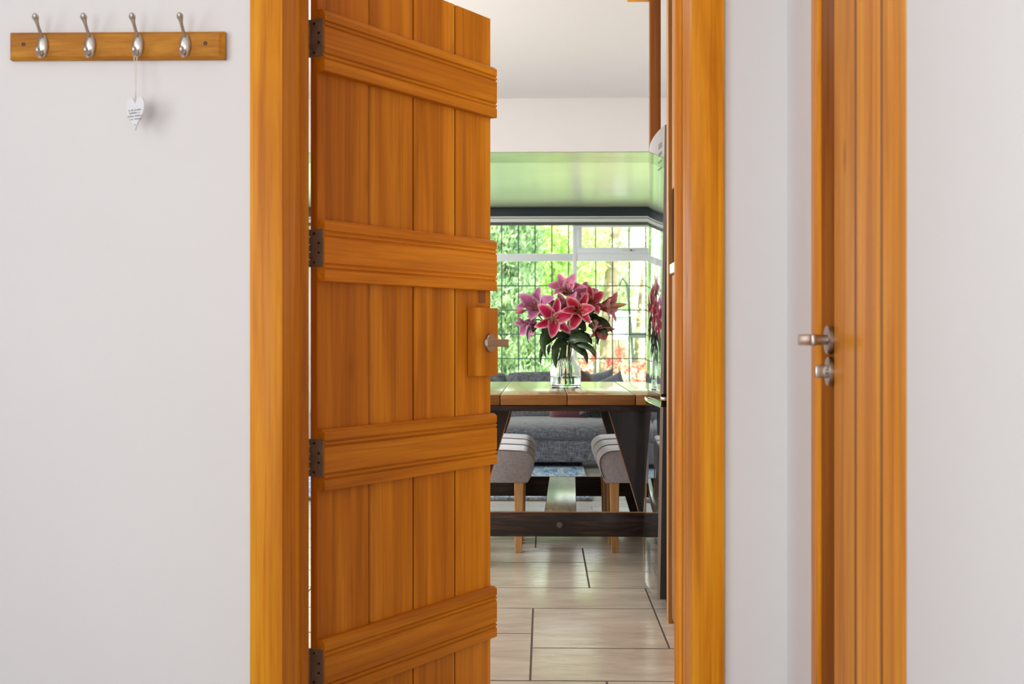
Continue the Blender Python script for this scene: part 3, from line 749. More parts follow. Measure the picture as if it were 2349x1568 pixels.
# ------------------------------------------------------------------ stools
def rounded(name, sx, sy, z0, z1, mat, parent, r=.05, taper=.85, puff=.0, seed=0, seg=5):
    bm = bmesh.new(); add_box(bm, -sx, sx, -sy, sy, z0, z1)
    bmesh.ops.bevel(bm, geom=list(bm.edges), offset=r, segments=seg, affect='EDGES', profile=.6)
    for v in bm.verts:
        t = (v.co.z - z0) / (z1 - z0)
        s_ = taper + (1 - taper) * min(1, t * 1.3)
        v.co.x *= s_; v.co.y *= s_
    o = new_obj(name, mesh_from(bm, True), mat, parent); return o
def make_stool(loc, label):
    st = empty('padded_stool', loc, 0, label, 'stool', 'padded stools along the table')
    sx, sy, zb, zt = .205, .165, .325, .475
    bm = bmesh.new(); nx, nz = 0, 0
    # cross-section in x-z: flat base, flaring sides, generously rounded top corners, slightly dished top
    prof = [(-sx * .84, zb), (sx * .84, zb), (sx * .90, zb + .02), (sx * .98, zb + .065), (sx, zb + .095)]
    for q in range(1, 8):
        a = q / 8 * PI / 2; prof.append((sx - .07 + .07 * math.cos(a), zt - .055 + .055 * math.sin(a)))
    prof += [(sx * .35, zt + .003), (0, zt + .004)]
    prof = prof + [(-x, z) for x, z in reversed(prof[2:-1])]
    rows = []
    ys = [(-sy, .965), (-sy + .003, .99), (-sy + .012, 1.0), (sy - .012, 1.0), (sy - .003, .99), (sy, .965)]
    zc = (zb + zt) / 2
    for y, s_ in ys: rows.append([bm.verts.new((x * s_, y, zc + (z - zc) * s_)) for x, z in prof])
    m = len(prof)
    for A, B in zip(rows, rows[1:]):
        for q in range(m): bm.faces.new((A[q], A[(q + 1) % m], B[(q + 1) % m], B[q]))
    bm.faces.new(rows[0]); bm.faces.new(rows[-1])
    seat = new_obj('seat', mesh_from(bm), M['stool_cloth'], st); auto_smooth(seat, 40)
    pth = [Vector((x * .985, -sy - .0005, zc + (z - zc) * .985)) for x, z in prof[2:]]
    tube('seam', pth, .0022, M['seam'], seat, 6)
    for s1 in (-1, 1):
        for s2 in (-1, 1):
            x0, y0 = s1 * (sx * .84 - .040), s2 * (sy - .026); w0, w1 = .0215, .016
            bm = bmesh.new(); add_box(bm, -1, 1, -1, 1, 0, 1)
            for v in bm.verts:
                w = w0 if v.co.z > .5 else w1
                v.co = Vector((x0 + v.co.x * w + (0 if v.co.z > .5 else s1 * -.002), y0 + v.co.y * w, (zb + .004) if v.co.z > .5 else 0))
            bmesh.ops.bevel(bm, geom=list(bm.edges), offset=.002, segments=1, affect='EDGES')
            new_obj('leg', mesh_from(bm), M['oak'], st)
    return st
ord_ = ('nearest', 'middle', 'farthest')
for i in range(3):
    yy = 6.425 + i * .370
    make_stool((-.052 - .197, yy, 0), 'taupe padded stool tucked under the table side near the open door, %s of its three' % ord_[i])
    make_stool((.262 + .197, yy, 0), 'taupe padded stool tucked under the table side near the fridge, %s of its three' % ord_[i])

# ------------------------------------------------------------------ rug, sofa, cushions
rug = empty('rug', (0, 0, 0), 0, 'blue and cream patterned rug lying on the pale floor before the sofa', 'rug')
box('pile', -1.75, .30, 8.30, 10.9, .001, .014, M['rug'], rug, bev=.004)
box('edge_binding', -1.75, .30, 8.262, 8.30, .001, .020, M['rug_edge'], rug, bev=.006)

def cushion(name, sx, sy, sz, mat, parent=None, r=.06, bulge=.25, seed=0, wr=.006, sub=10):
    """upholstered block of half sizes sx, sy, sz with bulging faces"""
    bm = bmesh.new(); bmesh.ops.create_cube(bm, size=2.0)
    bmesh.ops.subdivide_edges(bm, edges=list(bm.edges), cuts=sub, use_grid_fill=True)
    mx = min(sx, sy, sz)
    for v in bm.verts:
        c = v.co.copy(); p = Vector((c.x * sx, c.y * sy, c.z * sz))
        q = Vector([max(-s_ + r, min(s_ - r, a)) for a, s_ in zip(p, (sx, sy, sz))])
        d = p - q
        if d.length > 1e-9: p = q + d.normalized() * r
        for ax, s_ in enumerate((sx, sy, sz)):
            o1, o2 = [a for a in range(3) if a != ax]
            k_ = (1 - c[o1] ** 2) * (1 - c[o2] ** 2)
            p[ax] += (1 if c[ax] > 0 else -1) * abs(c[ax]) ** 3 * k_ * bulge * r
        nn = mnoise.noise(Vector((p.x * 7 + seed, p.y * 7, p.z * 7)))
        p += p.normalized() * nn * wr
        v.co = p
    return new_obj(name, mesh_from(bm, True), mat, parent)
SY = 10.25
sofa = empty('sofa', (-.50, SY, .0135), 0, 'long charcoal tweed sofa under the window behind the table', 'sofa')
o = cushion('base', 1.12, .46, .090, M['sofa'], sofa, r=.025, bulge=.1, wr=.002); o.location = (0, .47, .122)
for i, (cx, hw) in enumerate(((-.62, .50), (.50, .62))):
    o = cushion('seat_cushion', hw + .004, .43, .066, M['sofa'], sofa, r=.05, bulge=.55, seed=i * 3.1); o.location = (cx, .43, .262)
o = cushion('seat_back', 1.12, .09, .26, M['sofa'], sofa, r=.05, bulge=.1); o.location = (0, .92, .36)
for i, (cx, hw, hz_) in enumerate(((-.91, .20, .190), (-.255, .442, .190), (.53, .330, .190))):
    o = cushion('back_cushion', hw, .09, hz_, M['sofa'], sofa, r=.038, bulge=.3, seed=i * 5.7, wr=.006); o.location = (cx, .74, .505); o.rotation_euler = (math.radians(-9), 0, 0)
for s in (-1, 1):
    o = cushion('arm', .09, .46, .16, M['sofa'], sofa, r=.05, bulge=.2); o.location = (s * 1.21, .47, .30)
for sx in (-1.05, 1.05):
    for sy in (.10, .82): lathe('foot', [(.02, 0.001), (.026, .04)], M['black_wood_z'], sofa, seg=14).location = (sx, sy, 0)
def pillow(name, hx, hz, thick, mat, seed):
    """square scatter cushion with drawn-out corners"""
    n = 14; bm = bmesh.new(); lay = []
    for side in (1, -1):
        rows = []
        for a in range(n + 1):
            row = []
            for b_ in range(n + 1):
                u_, w_ = -1 + 2 * a / n, -1 + 2 * b_ / n
                t = max(0, (1 - u_ ** 2) * (1 - w_ ** 2)) ** .42 * thick
                x = u_ * hx * (1 - .10 * (1 - w_ ** 2) * abs(u_)); z = w_ * hz * (1 - .10 * (1 - u_ ** 2) * abs(w_))
                t *= 1 + .12 * mnoise.noise(Vector((u_ * 2.2 + seed, w_ * 2.2, side)))
                row.append(bm.verts.new((x, -side * t, z)))
            rows.append(row)
        for A, B in zip(rows, rows[1:]):
            for q in range(n): bm.faces.new((A[q], A[q + 1], B[q + 1], B[q]))
    bmesh.ops.remove_doubles(bm, verts=bm.verts, dist=1e-5)
    return new_obj(name, mesh_from(bm, True), mat)
def scatter(name, px, py, y, sx, sz, mat, label, rot, seed):
    o = pillow(name, sx, sz, .075, mat, seed)
    o.location = (X(px, y), y, Z(py, y)); o.rotation_euler = rot
    tag(o, label, 'cushion'); return o
scatter('scatter_cushion', 1303, 930, 10.74, .155, .125, M['plum'], 'plum red cushion lying on the sofa seat seen below the table top', (math.radians(-14), 0, .05), 1.0)
scatter('scatter_cushion', 1368, 897, 10.72, .165, .165, M['sofa2'], 'slate blue cushion leaning on the sofa back right of the vase', (math.radians(-14), math.radians(-9), .06), 2.0)
scatter('scatter_cushion', 1404, 897, 10.52, .125, .125, M['sofa2'], 'slate cushion with a raised pointed corner at the sofa end', (math.radians(-14), math.radians(-24), -.1), 3.0)
scatter('scatter_cushion', 1339, 890, 10.40, .14, .15, M['brown_cush'], 'brown cushion on edge just right of the glass vase', (math.radians(-8), math.radians(6), 1.25), 4.0)

# ------------------------------------------------------------------ vase
VY = 6.60; VX = X(1297.5, VY); VS = F / VY
vase = empty('glass_vase', (VX, VY, TZ + .0005), 0, 'clear ribbed glass vase half full of water on the oak table', 'vase')
def rib(h, t): return .0009 * math.cos(t * 46) if .012 < h < .155 else 0.0
outer = [(.001, 0), (.066, 0), (.072, .004), (.0735, .012), (.0735, .05), (.0725, .085), (.069, .105), (.060, .126), (.049, .143), (.0425, .155), (.041, .17), (.0415, .19), (.044, .199)]
inner = [(.0415, .199), (.0385, .19), (.038, .17), (.0395, .156), (.046, .141), (.057, .124), (.066, .103), (.0695, .085), (.0705, .05), (.0705, .012), (.066, .008), (.001, .008)]
lathe('glass', outer + inner, M['vase'], vase, seg=184, ripple=rib)
lathe('water', [(.001, .0084), (.0655, .0086), (.0698, .013), (.0699, .056), (.001, .056)], M['water'], vase, seg=64)

# ------------------------------------------------------------------ lilies
def VP(px, py, dy=0.0):
    """point beside the vase axis: photo column and row at the vase, dy metres behind it"""
    y = VY + dy; x = X(px, y); return Vector((x, y, Z(py, y, x)))
def petal_mesh(L, W, a0, a1, mid, edge, back, throat, seed):
    nv, nu = 14, 8; rnd = random.Random(seed)
    bm = bmesh.new(); cl = bm.loops.layers.float_color.new('petal_colour')
    r = Vector((.004, 0, 0)); pts = []
    ang = a0; pos = Vector((.003, 0, .002)); step = L / nv; cent = []; nor = []
    for j in range(nv + 1):
        t = j / nv; ang = a0 + (a1 - a0) * (t ** 1.25)
        d = Vector((math.sin(ang), 0, math.cos(ang)))
        cent.append(pos.copy()); nor.append(Vector((-math.cos(ang), 0, math.sin(ang))))
        pos = pos + d * step
    ph = rnd.random() * 6
    layers = []
    for side in (0, 1):
        rows = []
        for j in range(nv + 1):
            t = j / nv
            w = W * (math.sin(PI * min(1, (t * .93 + .07) ** .85)) ** .75) * .5 if t < 1 else .0
            w = max(w, .0012 if t < 1 else .0003)
            row = []
            for q in range(nu + 1):
                s_ = -1 + 2 * q / nu
                cup = (s_ * s_) * w * .42 * (1 - .55 * t)
                ruf = math.sin(t * 19 + ph + (s_ > 0) * 1.7) * .0032 * abs(s_) ** 3 * math.sin(PI * t)
                ribd = -.0012 * math.exp(-(s_ / .14) ** 2) * (1 - t)
                p = cent[j] + nor[j] * (cup + ruf + ribd - side * .0011) + Vector((0, s_ * w, 0))
                row.append(bm.verts.new(p))
            rows.append(row)
        layers.append(rows)
    def colour(t, s_, side):
        f = max(0, min(1, (1 - abs(s_)) * 2.6)) ** .8
        f *= min(1, t * 4 + .25) * (1 - max(0, t - .80) / .20 * .75)
        base = mid if side == 0 else back[0]; e_ = edge if side == 0 else back[1]
        c = [a * f + b_ * (1 - f) for a, b_ in zip(base, e_)]
        th = max(0, 1 - t / .22); c = [a * (1 - th) + b_ * th for a, b_ in zip(c, throat)]
        if side == 0 and .12 < t < .6 and rnd.random() < .10: c = [a * .45 for a in c]
        return (*c, 1)
    for side, rows in enumerate(layers):
        cols = [[colour(j / nv, -1 + 2 * q / nu, side) for q in range(nu + 1)] for j in range(nv + 1)]
        for j in range(nv):
            for q in range(nu):
                ids = [(j, q), (j, q + 1), (j + 1, q + 1), (j + 1, q)]
                if side: ids.reverse()
                fc = bm.faces.new([rows[a][b_] for a, b_ in ids]); fc.smooth = True
                for lp, (a, b_) in zip(fc.loops, ids): lp[cl] = cols[a][b_]
    me = bpy.data.meshes.new('petal'); bm.to_mesh(me); bm.free(); me.materials.append(M['petal']); return me
CRIM = dict(mid=(.58, .006, .085), edge=(.93, .62, .72), back=((.62, .20, .28), (.80, .46, .52)), throat=(.62, .55, .25))
RED = dict(mid=(.54, .010, .050), edge=(.92, .54, .58), back=((.60, .18, .22), (.78, .40, .42)), throat=(.62, .45, .22))
PALE = dict(mid=(.56, .13, .25), edge=(.76, .46, .54), back=((.54, .20, .28), (.70, .40, .46)), throat=(.66, .62, .42))
MAUVE = dict(mid=(.46, .12, .27), edge=(.72, .46, .60), back=((.46, .20, .34), (.66, .40, .54)), throat=(.64, .60, .42))
CORAL = dict(mid=(.60, .17, .20), edge=(.80, .46, .46), back=((.56, .22, .22), (.74, .42, .40)), throat=(.66, .58, .36))
cache = {}
def petals_of(style, L, a0, a1):
    key = (id(style), round(L, 3), round(a0, 2), round(a1, 2))
    if key not in cache:
        cache[key] = (petal_mesh(L, L * .56, a0, a1 + .15, seed=3, **style), petal_mesh(L * 1.04, L * .40, a0, a1 + .38, seed=8, **style))
    return cache[key]
bm = bmesh.new(); tube_bm(bm, bez((0, 0, .005), (.012, 0, .035), (.026, 0, .058), 6), .0009, 6); FIL = mesh_from(bm, True); FIL.materials.append(M['filament'])
bm = bmesh.new(); tube_bm(bm, [(.026, -.007, .058), (.0262, 0, .0595), (.026, .007, .058)], [.0009, .0019, .0009], 8); ANT = mesh_from(bm, True); ANT.materials.append(M['anther'])
bm = bmesh.new(); tube_bm(bm, [(0, 0, .004), (.002, 0, .04), (.003, 0, .068), (.003, 0, .072)], [.0016, .0013, .0014, .003], 8); PIS = mesh_from(bm, True); PIS.materials.append(M['stem'])
def leaf_part(parent, p0, p1, p2, w, twist=0.0, flip=1):
    """long lily leaf along a curve, points in world space; parent at identity rotation"""
    base = Vector(parent.location)
    c = bez(Vector(p0) - base, Vector(p1) - base, Vector(p2) - base, 12)
    bm = bmesh.new(); rows = []
    for i, p in enumerate(c):
        t = i / 12
        d = (c[min(12, i + 1)] - c[max(0, i - 1)]).normalized()
        view = Vector((math.sin(twist), -math.cos(twist), .35)).normalized()
        a = d.cross(view); a = a.normalized() if a.length > .05 else Vector((1, 0, 0))
        nn = a.cross(d).normalized()
        ww = w * .5 * max(.03, math.sin(PI * (t * .94 + .06) ** .8) ** .8)
        rows.append([bm.verts.new(p + a * s_ * ww - nn * (abs(s_) * ww * .30) * flip + nn * -o_) for o_ in (0, .0007) for s_ in (-1, -.5, 0, .5, 1)])
    for A, B in zip(rows, rows[1:]):
        for q in range(4): bm.faces.new((A[q], A[q + 1], B[q + 1], B[q]))
        for q in range(5, 9): bm.faces.new((A[q + 1], A[q], B[q], B[q + 1]))
    o = new_obj('leaf', mesh_from(bm, True), M['lily_leaf'], parent); return o
def lily(label, px, py, dy, axis, style, L=.088, a0=.55, a1=1.75, spin=0.0, leaves=(), foot=(0, 0), stamens=True, name='lily'):
    c = VP(px, py, dy)
    t = empty(name, c, 0, label, 'lily', 'pink lilies in the glass vase')
    ax = Vector(axis).normalized()
    rot = Vector((0, 0, 1)).rotation_difference(ax).to_matrix().to_4x4()
    q0 = rot @ Matrix.Translation((0, 0, -.012))
    L *= 1.16; me1, me2 = petals_of(style, L, a0, a1)
    rr = random.Random(hash(label) % 99 if False else len(label) * 7)
    for i in range(6):
        o = bpy.data.objects.new('petal', me1 if i % 2 == 0 else me2); COL.objects.link(o); o.parent = t
        o.matrix_local = q0 @ Matrix.Rotation(spin + i * PI / 3, 4, 'Z') @ Matrix.Rotation((rr.random() - .5) * .42, 4, 'Y') @ Matrix.Rotation((rr.random() - .5) * .3, 4, 'X') @ Matrix.Translation((0, 0, .0 if i % 2 == 0 else -.001))
    if stamens:
        for i in range(6):
            mt = q0 @ Matrix.Rotation(spin + .5 + i * PI / 3, 4, 'Z')
            s_ = bpy.data.objects.new('stamen', FIL); COL.objects.link(s_); s_.parent = t; s_.matrix_local = mt
            a_ = bpy.data.objects.new('anther', ANT); COL.objects.link(a_); a_.parent = s_
        o = bpy.data.objects.new('pistil', PIS); COL.objects.link(o); o.parent = t; o.matrix_local = q0
    b0_ = rot @ Vector((0, 0, -.010))
    ft = Vector((VX + foot[0], VY + foot[1], TZ + .018)) - c
    nk = Vector((VX + foot[0] * .25, VY + foot[1] * .25, TZ + .19)) - c
    tube('stem', bez3(ft, ft * .35 + nk * .65 , nk + Vector((0, 0, .05)), nk * .45 + (b0_ - ax * .05) * .55 + Vector((0, 0, .01)), 10)[:-1] + bez(nk * .45 + (b0_ - ax * .05) * .55 + Vector((0, 0, .01)), b0_ - ax * .03, b0_, 6), .0032, M['stem'], t, 8)
    for lf in leaves:
        (a, b_, c_), w, d_ = lf[0], lf[1], lf[2]
        leaf_part(t, VP(*a, d_[0]), VP(*b_, d_[1]), VP(*c_, d_[2]), w, lf[3] if len(lf) > 3 else 0)
    return t
R_ = math.radians
lily('crimson lily with white edges facing forward at the front left of the bouquet', 1270, 732, -.115, (.10, -1, .02), CRIM, L=.096, a0=.72, a1=1.85, spin=R_(25), foot=(-.03, -.02),
     leaves=[(((1262, 752), (1236, 772), (1252, 820)), .040, (-.05, -.11, -.12)), (((1252, 785), (1238, 800), (1240, 837)), .020, (-.04, -.08, -.09)),
             (((1283, 775), (1268, 806), (1276, 845)), .036, (-.05, -.11, -.12)), (((1296, 782), (1296, 808), (1279, 828)), .028, (-.04, -.10, -.11), .4),
             (((1282, 758), (1262, 768), (1252, 793)), .044, (-.03, -.05, -.06))])
lily('crimson lily with white edges facing forward at the front right of the bouquet', 1327, 714, -.105, (.02, -1, .10), RED, L=.094, a0=.50, a1=1.80, spin=R_(8), foot=(.02, -.02),
     leaves=[(((1310, 768), (1335, 768), (1354, 786)), .050, (-.05, -.10, -.12)), (((1318, 788), (1352, 786), (1368, 813)), .034, (-.05, -.10, -.12)),
             (((1322, 792), (1346, 802), (1347, 836)), .030, (-.04, -.08, -.09)), (((1292, 748), (1304, 752), (1312, 770)), .034, (-.03, -.07, -.09)), (((1310, 730), (1334, 736), (1344, 760)), .050, (-.02, -.05, -.06))])
lily('pale pink lily opening upward at the very top of the bouquet', 1302, 672, -.02, (-.22, -.72, .66), PALE, L=.102, a0=.42, a1=1.5, spin=R_(40), foot=(.0, .02),
     leaves=[(((1306, 700), (1309, 686), (1311, 664)), .022, (-.05, -.07, -.075)), (((1285, 700), (1276, 694), (1268, 696)), .030, (-.01, -.03, -.04))])
lily('red lily turned to the upper right behind the front blooms', 1350, 697, -.045, (.45, -.80, .40), RED, L=.090, a0=.5, a1=1.55, spin=R_(60), foot=(.03, .0),
     leaves=[(((1345, 722), (1352, 712), (1366, 708)), .034, (-.02, -.05, -.06))])
lily('mauve pink lily spreading to the upper left of the bouquet', 1230, 710, -.055, (-.12, -.75, .50), MAUVE, L=.108, a0=.5, a1=1.72, spin=R_(12), foot=(-.02, .02),
     leaves=[(((1222, 725), (1232, 716), (1246, 712)), .026, (-.05, -.08, -.09))])
lily('coral pink lily seen from the side at the far right of the bouquet', 1382, 702, -.02, (.80, -.30, -.10), CORAL, L=.098, a0=.30, a1=1.25, spin=R_(0), foot=(.03, .01),
     leaves=[(((1362, 728), (1392, 730), (1404, 763)), .030, (-.02, -.05, -.06)), (((1350, 744), (1378, 744), (1395, 770)), .048, (-.04, -.08, -.10)), (((1358, 758), (1376, 770), (1370, 795)), .014, (-.02, -.04, -.05)),
             (((1340, 786), (1358, 796), (1366, 821)), .026, (-.03, -.07, -.08)), (((1340, 735), (1346, 726), (1360, 730)), .040, (-.03, -.05, -.06))])
lily('mauve pink lily drooping at the lower left of the bouquet', 1224, 736, -.02, (-.72, -.45, -.45), MAUVE, L=.096, a0=.32, a1=1.45, spin=R_(30), foot=(-.03, .0),
     leaves=[(((1228, 741), (1200, 752), (1214, 789)), .011, (-.03, -.06, -.07)), (((1236, 748), (1214, 764), (1222, 769)), .008, (-.03, -.05, -.05)), (((1262, 790), (1256, 800), (1258, 815)), .018, (.02, .03, .03))])
lily('coral pink lily hanging down at the lower right of the bouquet', 1364, 740, -.03, (.50, -.42, -.66), CORAL, L=.100, a0=.32, a1=1.20, spin=R_(15), foot=(.03, .03),
     leaves=[(((1328, 765), (1350, 768), (1358, 790)), .040, (.0, -.02, -.03))])
lily('pale pink lily half hidden behind the two front blooms', 1296, 712, -.02, (.05, -.75, .55), PALE, L=.088, a0=.5, a1=1.6, spin=R_(50), foot=(.0, .03), stamens=False,
     leaves=[(((1298, 770), (1286, 782), (1270, 790)), .040, (.0, -.02, -.03)), (((1305, 775), (1300, 760), (1290, 750)), .040, (.02, .0, -.02)), (((1316, 780), (1330, 762), (1342, 756)), .045, (.02, .0, -.01)), (((1300, 785), (1318, 790), (1326, 800)), .03, (.0, -.03, -.04)),
             (((1306, 778), (1288, 764), (1274, 772)), .05, (-.03, -.06, -.07)), (((1308, 774), (1312, 756), (1328, 748)), .05, (-.03, -.06, -.07)), (((1304, 784), (1316, 772), (1336, 776)), .045, (-.05, -.08, -.09)),
             (((1302, 786), (1282, 784), (1264, 800)), .040, (-.05, -.08, -.09)), (((1310, 788), (1328, 796), (1336, 816)), .030, (-.05, -.08, -.08)), (((1296, 788), (1288, 806), (1296, 822)), .026, (-.05, -.07, -.075)), (((1262, 742), (1252, 748), (1242, 762)), .034, (-.03, -.05, -.06)), (((1352, 722), (1366, 724), (1376, 738)), .040, (.0, -.02, -.03))])
lily('pale pink lily half hidden between the top bloom and the red one', 1334, 684, .02, (.25, -.65, .70), PALE, L=.090, a0=.45, a1=1.6, spin=R_(20), foot=(.02, .03), stamens=False)
def bud(label, base, tip, dy, foot, c1, c2, r=.012):
    a, b_ = VP(*base, dy), VP(*tip, dy - .01)
    t = empty('lily_bud', a, 0, label, 'lily bud', 'closed lily buds in the glass vase')
    m = leaf_mat('bud_skin', c1, c2, .15, .45, 40)
    d = b_ - a; n = 12; prof = []
    path = [d * (i / n) for i in range(n + 1)]
    rad = [r * max(.08, math.sin(PI * (.14 + .84 * (i / n)) ** 1.0) ** .8) for i in range(n + 1)]
    bm = bmesh.new(); tube_bm(bm, path, rad, 12)
    for v in bm.verts: pass
    new_obj('bud', mesh_from(bm, True), m, t)
    ft = Vector((VX + foot[0], VY + foot[1], TZ + .02)) - a; nk = Vector((VX + foot[0] * .3, VY, TZ + .19)) - a
    tube('stem', bez3(ft, nk * .8 + ft * .2, nk + Vector((0, 0, .07)), Vector((0, 0, 0)) - d * .6, 12)[:-1] + [-d * .3, Vector((0, 0, 0))], .0026, M['stem'], t, 8)
bud('long greenish pink lily bud pointing out at the right edge', (1392, 704), (1438, 697), -.06, (.035, .0), (.45, .14, .13), (.56, .36, .16), .013)
bud('small pink lily bud pointing out at the left edge', (1204, 712), (1181, 716), -.03, (-.035, .0), (.50, .12, .16), (.58, .24, .24), .012)
bud('upright crimson lily bud between the left and top blooms', (1274, 708), (1263, 684), -.07, (-.02, .02), (.40, .05, .08), (.48, .16, .10), .013)

# ------------------------------------------------------------------ garden outside the window
struct(box('ground', -30, 30, YWN + .22, 60, -.30, -.12, M['lawn']), 'green garden lawn')
def foliage(name, blobs, n, size, mat, parent, seed, aspect=.45, up=0.0):
    rnd = random.Random(seed); vs_, fs = [], []
    tot = sum(b_[3] * b_[4] * b_[5] for b_ in blobs)
    for (cx, cy, cz, rx, ry, rz_) in blobs:
        for _ in range(int(n * rx * ry * rz_ / tot)):
            while True:
                p = Vector((rnd.uniform(-1, 1), rnd.uniform(-1, 1), rnd.uniform(-1, 1)))
                if p.length < 1 and rnd.random() < .25 + p.length ** 2: break
            q = Vector((cx + p.x * rx, cy + p.y * ry, cz + p.z * rz_))
            d = Vector((rnd.gauss(0, 1), rnd.gauss(0, 1), rnd.gauss(0, 1) + up)).normalized()
            a = d.cross(Vector((rnd.gauss(0, 1), rnd.gauss(0, 1), rnd.gauss(0, 1)))).normalized()
            l = size * rnd.uniform(.6, 1.3); w = l * aspect; i0 = len(vs_)
            vs_ += [q, q + d * l * .45 + a * w * .5, q + d * l, q + d * l * .45 - a * w * .5]
            fs.append((i0, i0 + 1, i0 + 2, i0 + 3))
    me = bpy.data.meshes.new('leaves'); me.from_pydata([tuple(v) for v in vs_], [], fs)
    o = new_obj(name, me, mat, parent); o['kind'] = 'stuff'; return o
def branchy(parent, base, n, h, spread, r, mat, seed, name='branch'):
    rnd = random.Random(seed); tips = []
    for i in range(n):
        a = rnd.uniform(0, 2 * PI); s_ = spread * rnd.uniform(.4, 1)
        e = Vector(base) + Vector((math.cos(a) * s_, math.sin(a) * s_ * .7, h * rnd.uniform(.55, 1)))
        m_ = (Vector(base) + e) / 2 + Vector((rnd.uniform(-.2, .2) * spread, rnd.uniform(-.2, .2) * spread, h * .12))
        pth = bez(base, m_, e, 8)
        tube(name, pth, [r * (1 - .75 * j / 8) for j in range(9)], mat, parent, 6)
        for k2 in range(3):
            st_ = pth[rnd.randint(3, 7)]; e2 = st_ + Vector((rnd.uniform(-.4, .4), rnd.uniform(-.3, .3), rnd.uniform(.05, .4))) * spread * .8
            tips.append(e2); tube(name, bez(st_, (st_ + e2) / 2 + Vector((0, 0, .05)), e2, 5), [r * .4 * (1 - .6 * j / 5) for j in range(6)], mat, parent, 5)
        tips.append(e)
    return tips
def conifer(px, y, rad, hgt, label, seed, n):
    x = X(px, y); t = empty('conifer', (x, y, -.12), 0, label, 'tree', 'trees beyond the window')
    tube('trunk', [(0, 0, 0), (0, 0, hgt)], [.09, .02], M['bark'], t, 8)
    bl_ = []; rnd = random.Random(seed)
    for i in range(26):
        z = hgt * (i + .5) / 26; r = rad * (1 - .55 * (z / hgt) ** 1.6); a = rnd.uniform(0, 6.28)
        bl_.append((math.cos(a) * r * .35, math.sin(a) * r * .35, z, r * .8, r * .8, hgt / 26 * 1.5))
    foliage('foliage', bl_, n, .10, M['conifer'], t, seed, .3, 1.6)
conifer(1150, 17.5, .42, 4.4, 'tall dense green conifer at the left of the window view', 11, 15000)
conifer(1196, 20.0, .40, 4.2, 'slimmer blue-green conifer just right of the tall one', 12, 12000)
conifer(700, 19.0, .55, 4.0, 'dark green conifer glimpsed through the hinge gap of the open door', 13, 6000)
def tree(px, y, trunk_r, lean, crown, n, size, mat, label, seed, trunks=1, hgt=3.2, name='garden_tree'):
    x = X(px, y); t = empty(name, (x, y, -.12), 0, label, 'tree', 'trees beyond the window'); rnd = random.Random(seed)
    for i in range(trunks):
        dx = (i - (trunks - 1) / 2) * .3
        pth = bez((dx, 0, 0), (dx + lean * .2, 0, hgt * .5), (dx + lean + rnd.uniform(-.1, .1), 0, hgt), 8)
        tube('trunk', pth, [trunk_r * (1 - .55 * j / 8) for j in range(9)], M['bark'], t, 10)
    foliage('foliage', crown, n, size, mat, t, seed)
tree(1255, 21.5, .035, .15, [(0, 0, 1.5, .75, .5, 1.5), (.35, .1, 2.6, .7, .5, .9), (-.3, 0, 2.5, .6, .5, 1.0)], 5200, .13, M['bush'], 'lime green leafy tree with thin stems left of the window mullion', 21, 3)
tree(1345, 23.0, .03, -.1, [(0, 0, 1.9, .8, .5, 1.1), (.1, 0, 3.1, .7, .5, .8)], 2600, .14, M['bush2'], 'mid green leafy tree behind the top of the bouquet', 22, 2)
tree(1392, 22.0, .16, .10, [(.2, 0, 3.0, 1.0, .6, .9)], 900, .10, M['pale_leaf'], 'thick brown trunked tree right of the mullion', 23, 1, 3.6)
tree(1455, 24.0, .05, .2, [(.1, 0, 1.9, .9, .6, 1.9), (-.5, .3, 2.6, .6, .5, .8)], 4200, .11, M['pale_leaf'], 'pale spring tree at the right side of the window view', 24, 3)
def hedge(x0, x1, y, z1, n, mat, label, seed):
    t = empty('hedge', ((x0 + x1) / 2, y, -.12), 0, label, 'hedge')
    w = (x1 - x0) / 2
    bl_ = [(-w + 2 * w * (i + .5) / 9, 0, z1 * .45, w / 6, .5, z1 * .55) for i in range(9)]
    foliage('foliage', bl_, n, .17, mat, t, seed)
hedge(-5.0, 5.0, 28.0, 3.0, 9000, M['pale_leaf'], 'pale yellow-green hedge closing the far end of the garden', 31)
hedge(-8.0, -1.3, 24.0, 4.2, 7000, M['bush2'], 'mid green hedge to the left beyond the conifers', 33)
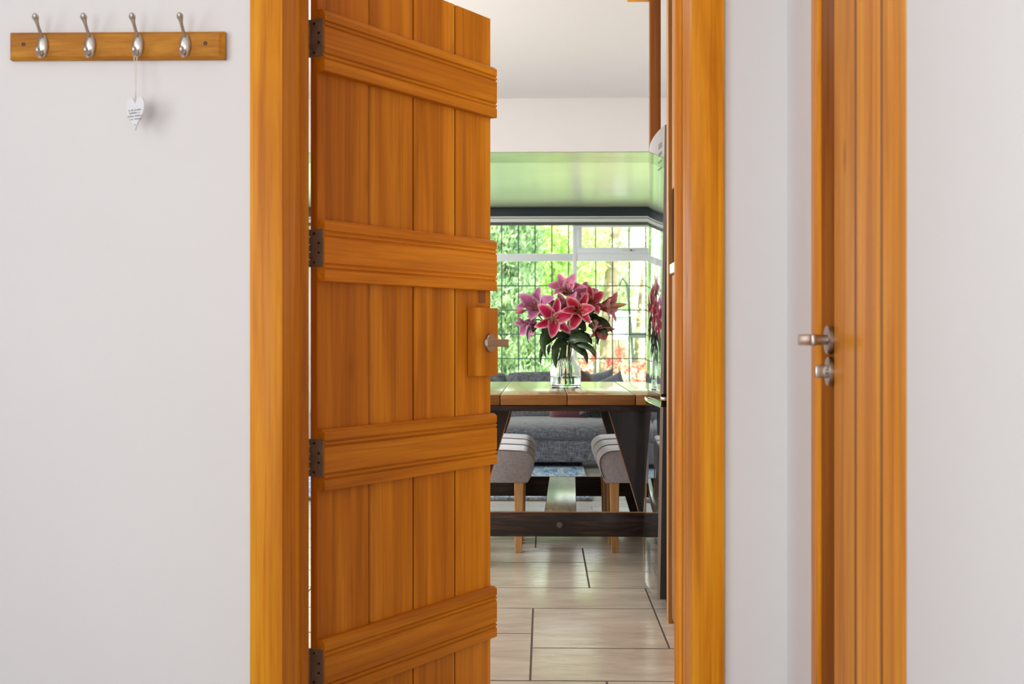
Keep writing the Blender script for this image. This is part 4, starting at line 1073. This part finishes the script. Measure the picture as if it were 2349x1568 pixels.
# red azalea shrubs
def azalea(px, y, h, label, seed, nb, spread):
    x = X(px, y); t = empty('azalea_shrub', (x, y, -.12), 0, label, 'shrub', 'red azaleas under the window')
    tips = branchy(t, (0, 0, 0), nb, h, spread, .012, M['twig'], seed); rnd = random.Random(seed)
    bl_ = []
    for tp in tips:
        if rnd.random() < .75: bl_.append((tp.x, tp.y, tp.z, .055, .055, .05))
    foliage('blossom', bl_, 26 * len(bl_), .055, M['azalea'], t, seed, .7)
    foliage('leaves', [(0, 0, h * .45, spread * .8, spread * .6, h * .4)], 420, .06, M['pale_leaf'], t, seed + 1)
azalea(1410, 14.2, 1.02, 'red azalea shrub with pale twigs right of the vase', 41, 11, .62)
azalea(1345, 15.2, .85, 'small red azalea shrub behind the glass vase', 42, 7, .34)
azalea(1248, 15.6, .84, 'small red azalea shrub left of the vase above the sofa back', 43, 7, .26)
# low lime shrub and grey stone block at the lower left
t = empty('lime_shrub', (X(1215, 16.5), 16.5, -.12), 0, 'low lime green shrub in the garden left of the vase', 'shrub')
foliage('foliage', [(0, 0, .38, .34, .25, .34)], 700, .08, M['bush'], t, 51)
# bird feeder
by = 16.0; bx = X(1442, by)
bf = empty('bird_feeder', (bx, by, -.12), 0, 'white bird feeder with a small tray on a dark curved pole', 'bird feeder')
tube('pole', [(.06, 0, 0), (.05, 0, .9), (.0, 0, 1.55), (-.02, 0, 1.75), (-.07, 0, 1.82), (-.11, 0, 1.74)], .016, M['feeder_dark'], bf, 8)
zf = Z(745, by) + .12
lathe('feeder_tube', [(.085, zf - .15), (.085, zf + .10)], M['feeder_white'], bf, seg=20).location = (-.10, 0, 0)
lathe('feeder_roof', [(.125, zf + .10), (.12, zf + .125), (.02, zf + .17)], M['feeder_white'], bf, seg=24).location = (-.10, 0, 0)
lathe('feeder_base', [(.10, zf - .17), (.10, zf - .15)], M['feeder_white'], bf, seg=24).location = (-.10, 0, 0)
tray = box('tray', .03, .20, -.08, .08, zf - .155, zf - .148, M['feeder_dark'], bf)
for a, b_, c_, d_ in ((.03, .20, -.085, -.08), (.03, .20, .08, .085), (.03, .035, -.08, .08), (.195, .20, -.08, .08)):
    box('tray_side', a, b_, c_, d_, zf - .155, zf - .09, M['feeder_dark'], bf)
tube('hanger', bez((-.11, 0, 1.74), (-.12, 0, zf + .3), (-.10, 0, zf + .17), 6), .004, M['feeder_dark'], bf, 6)
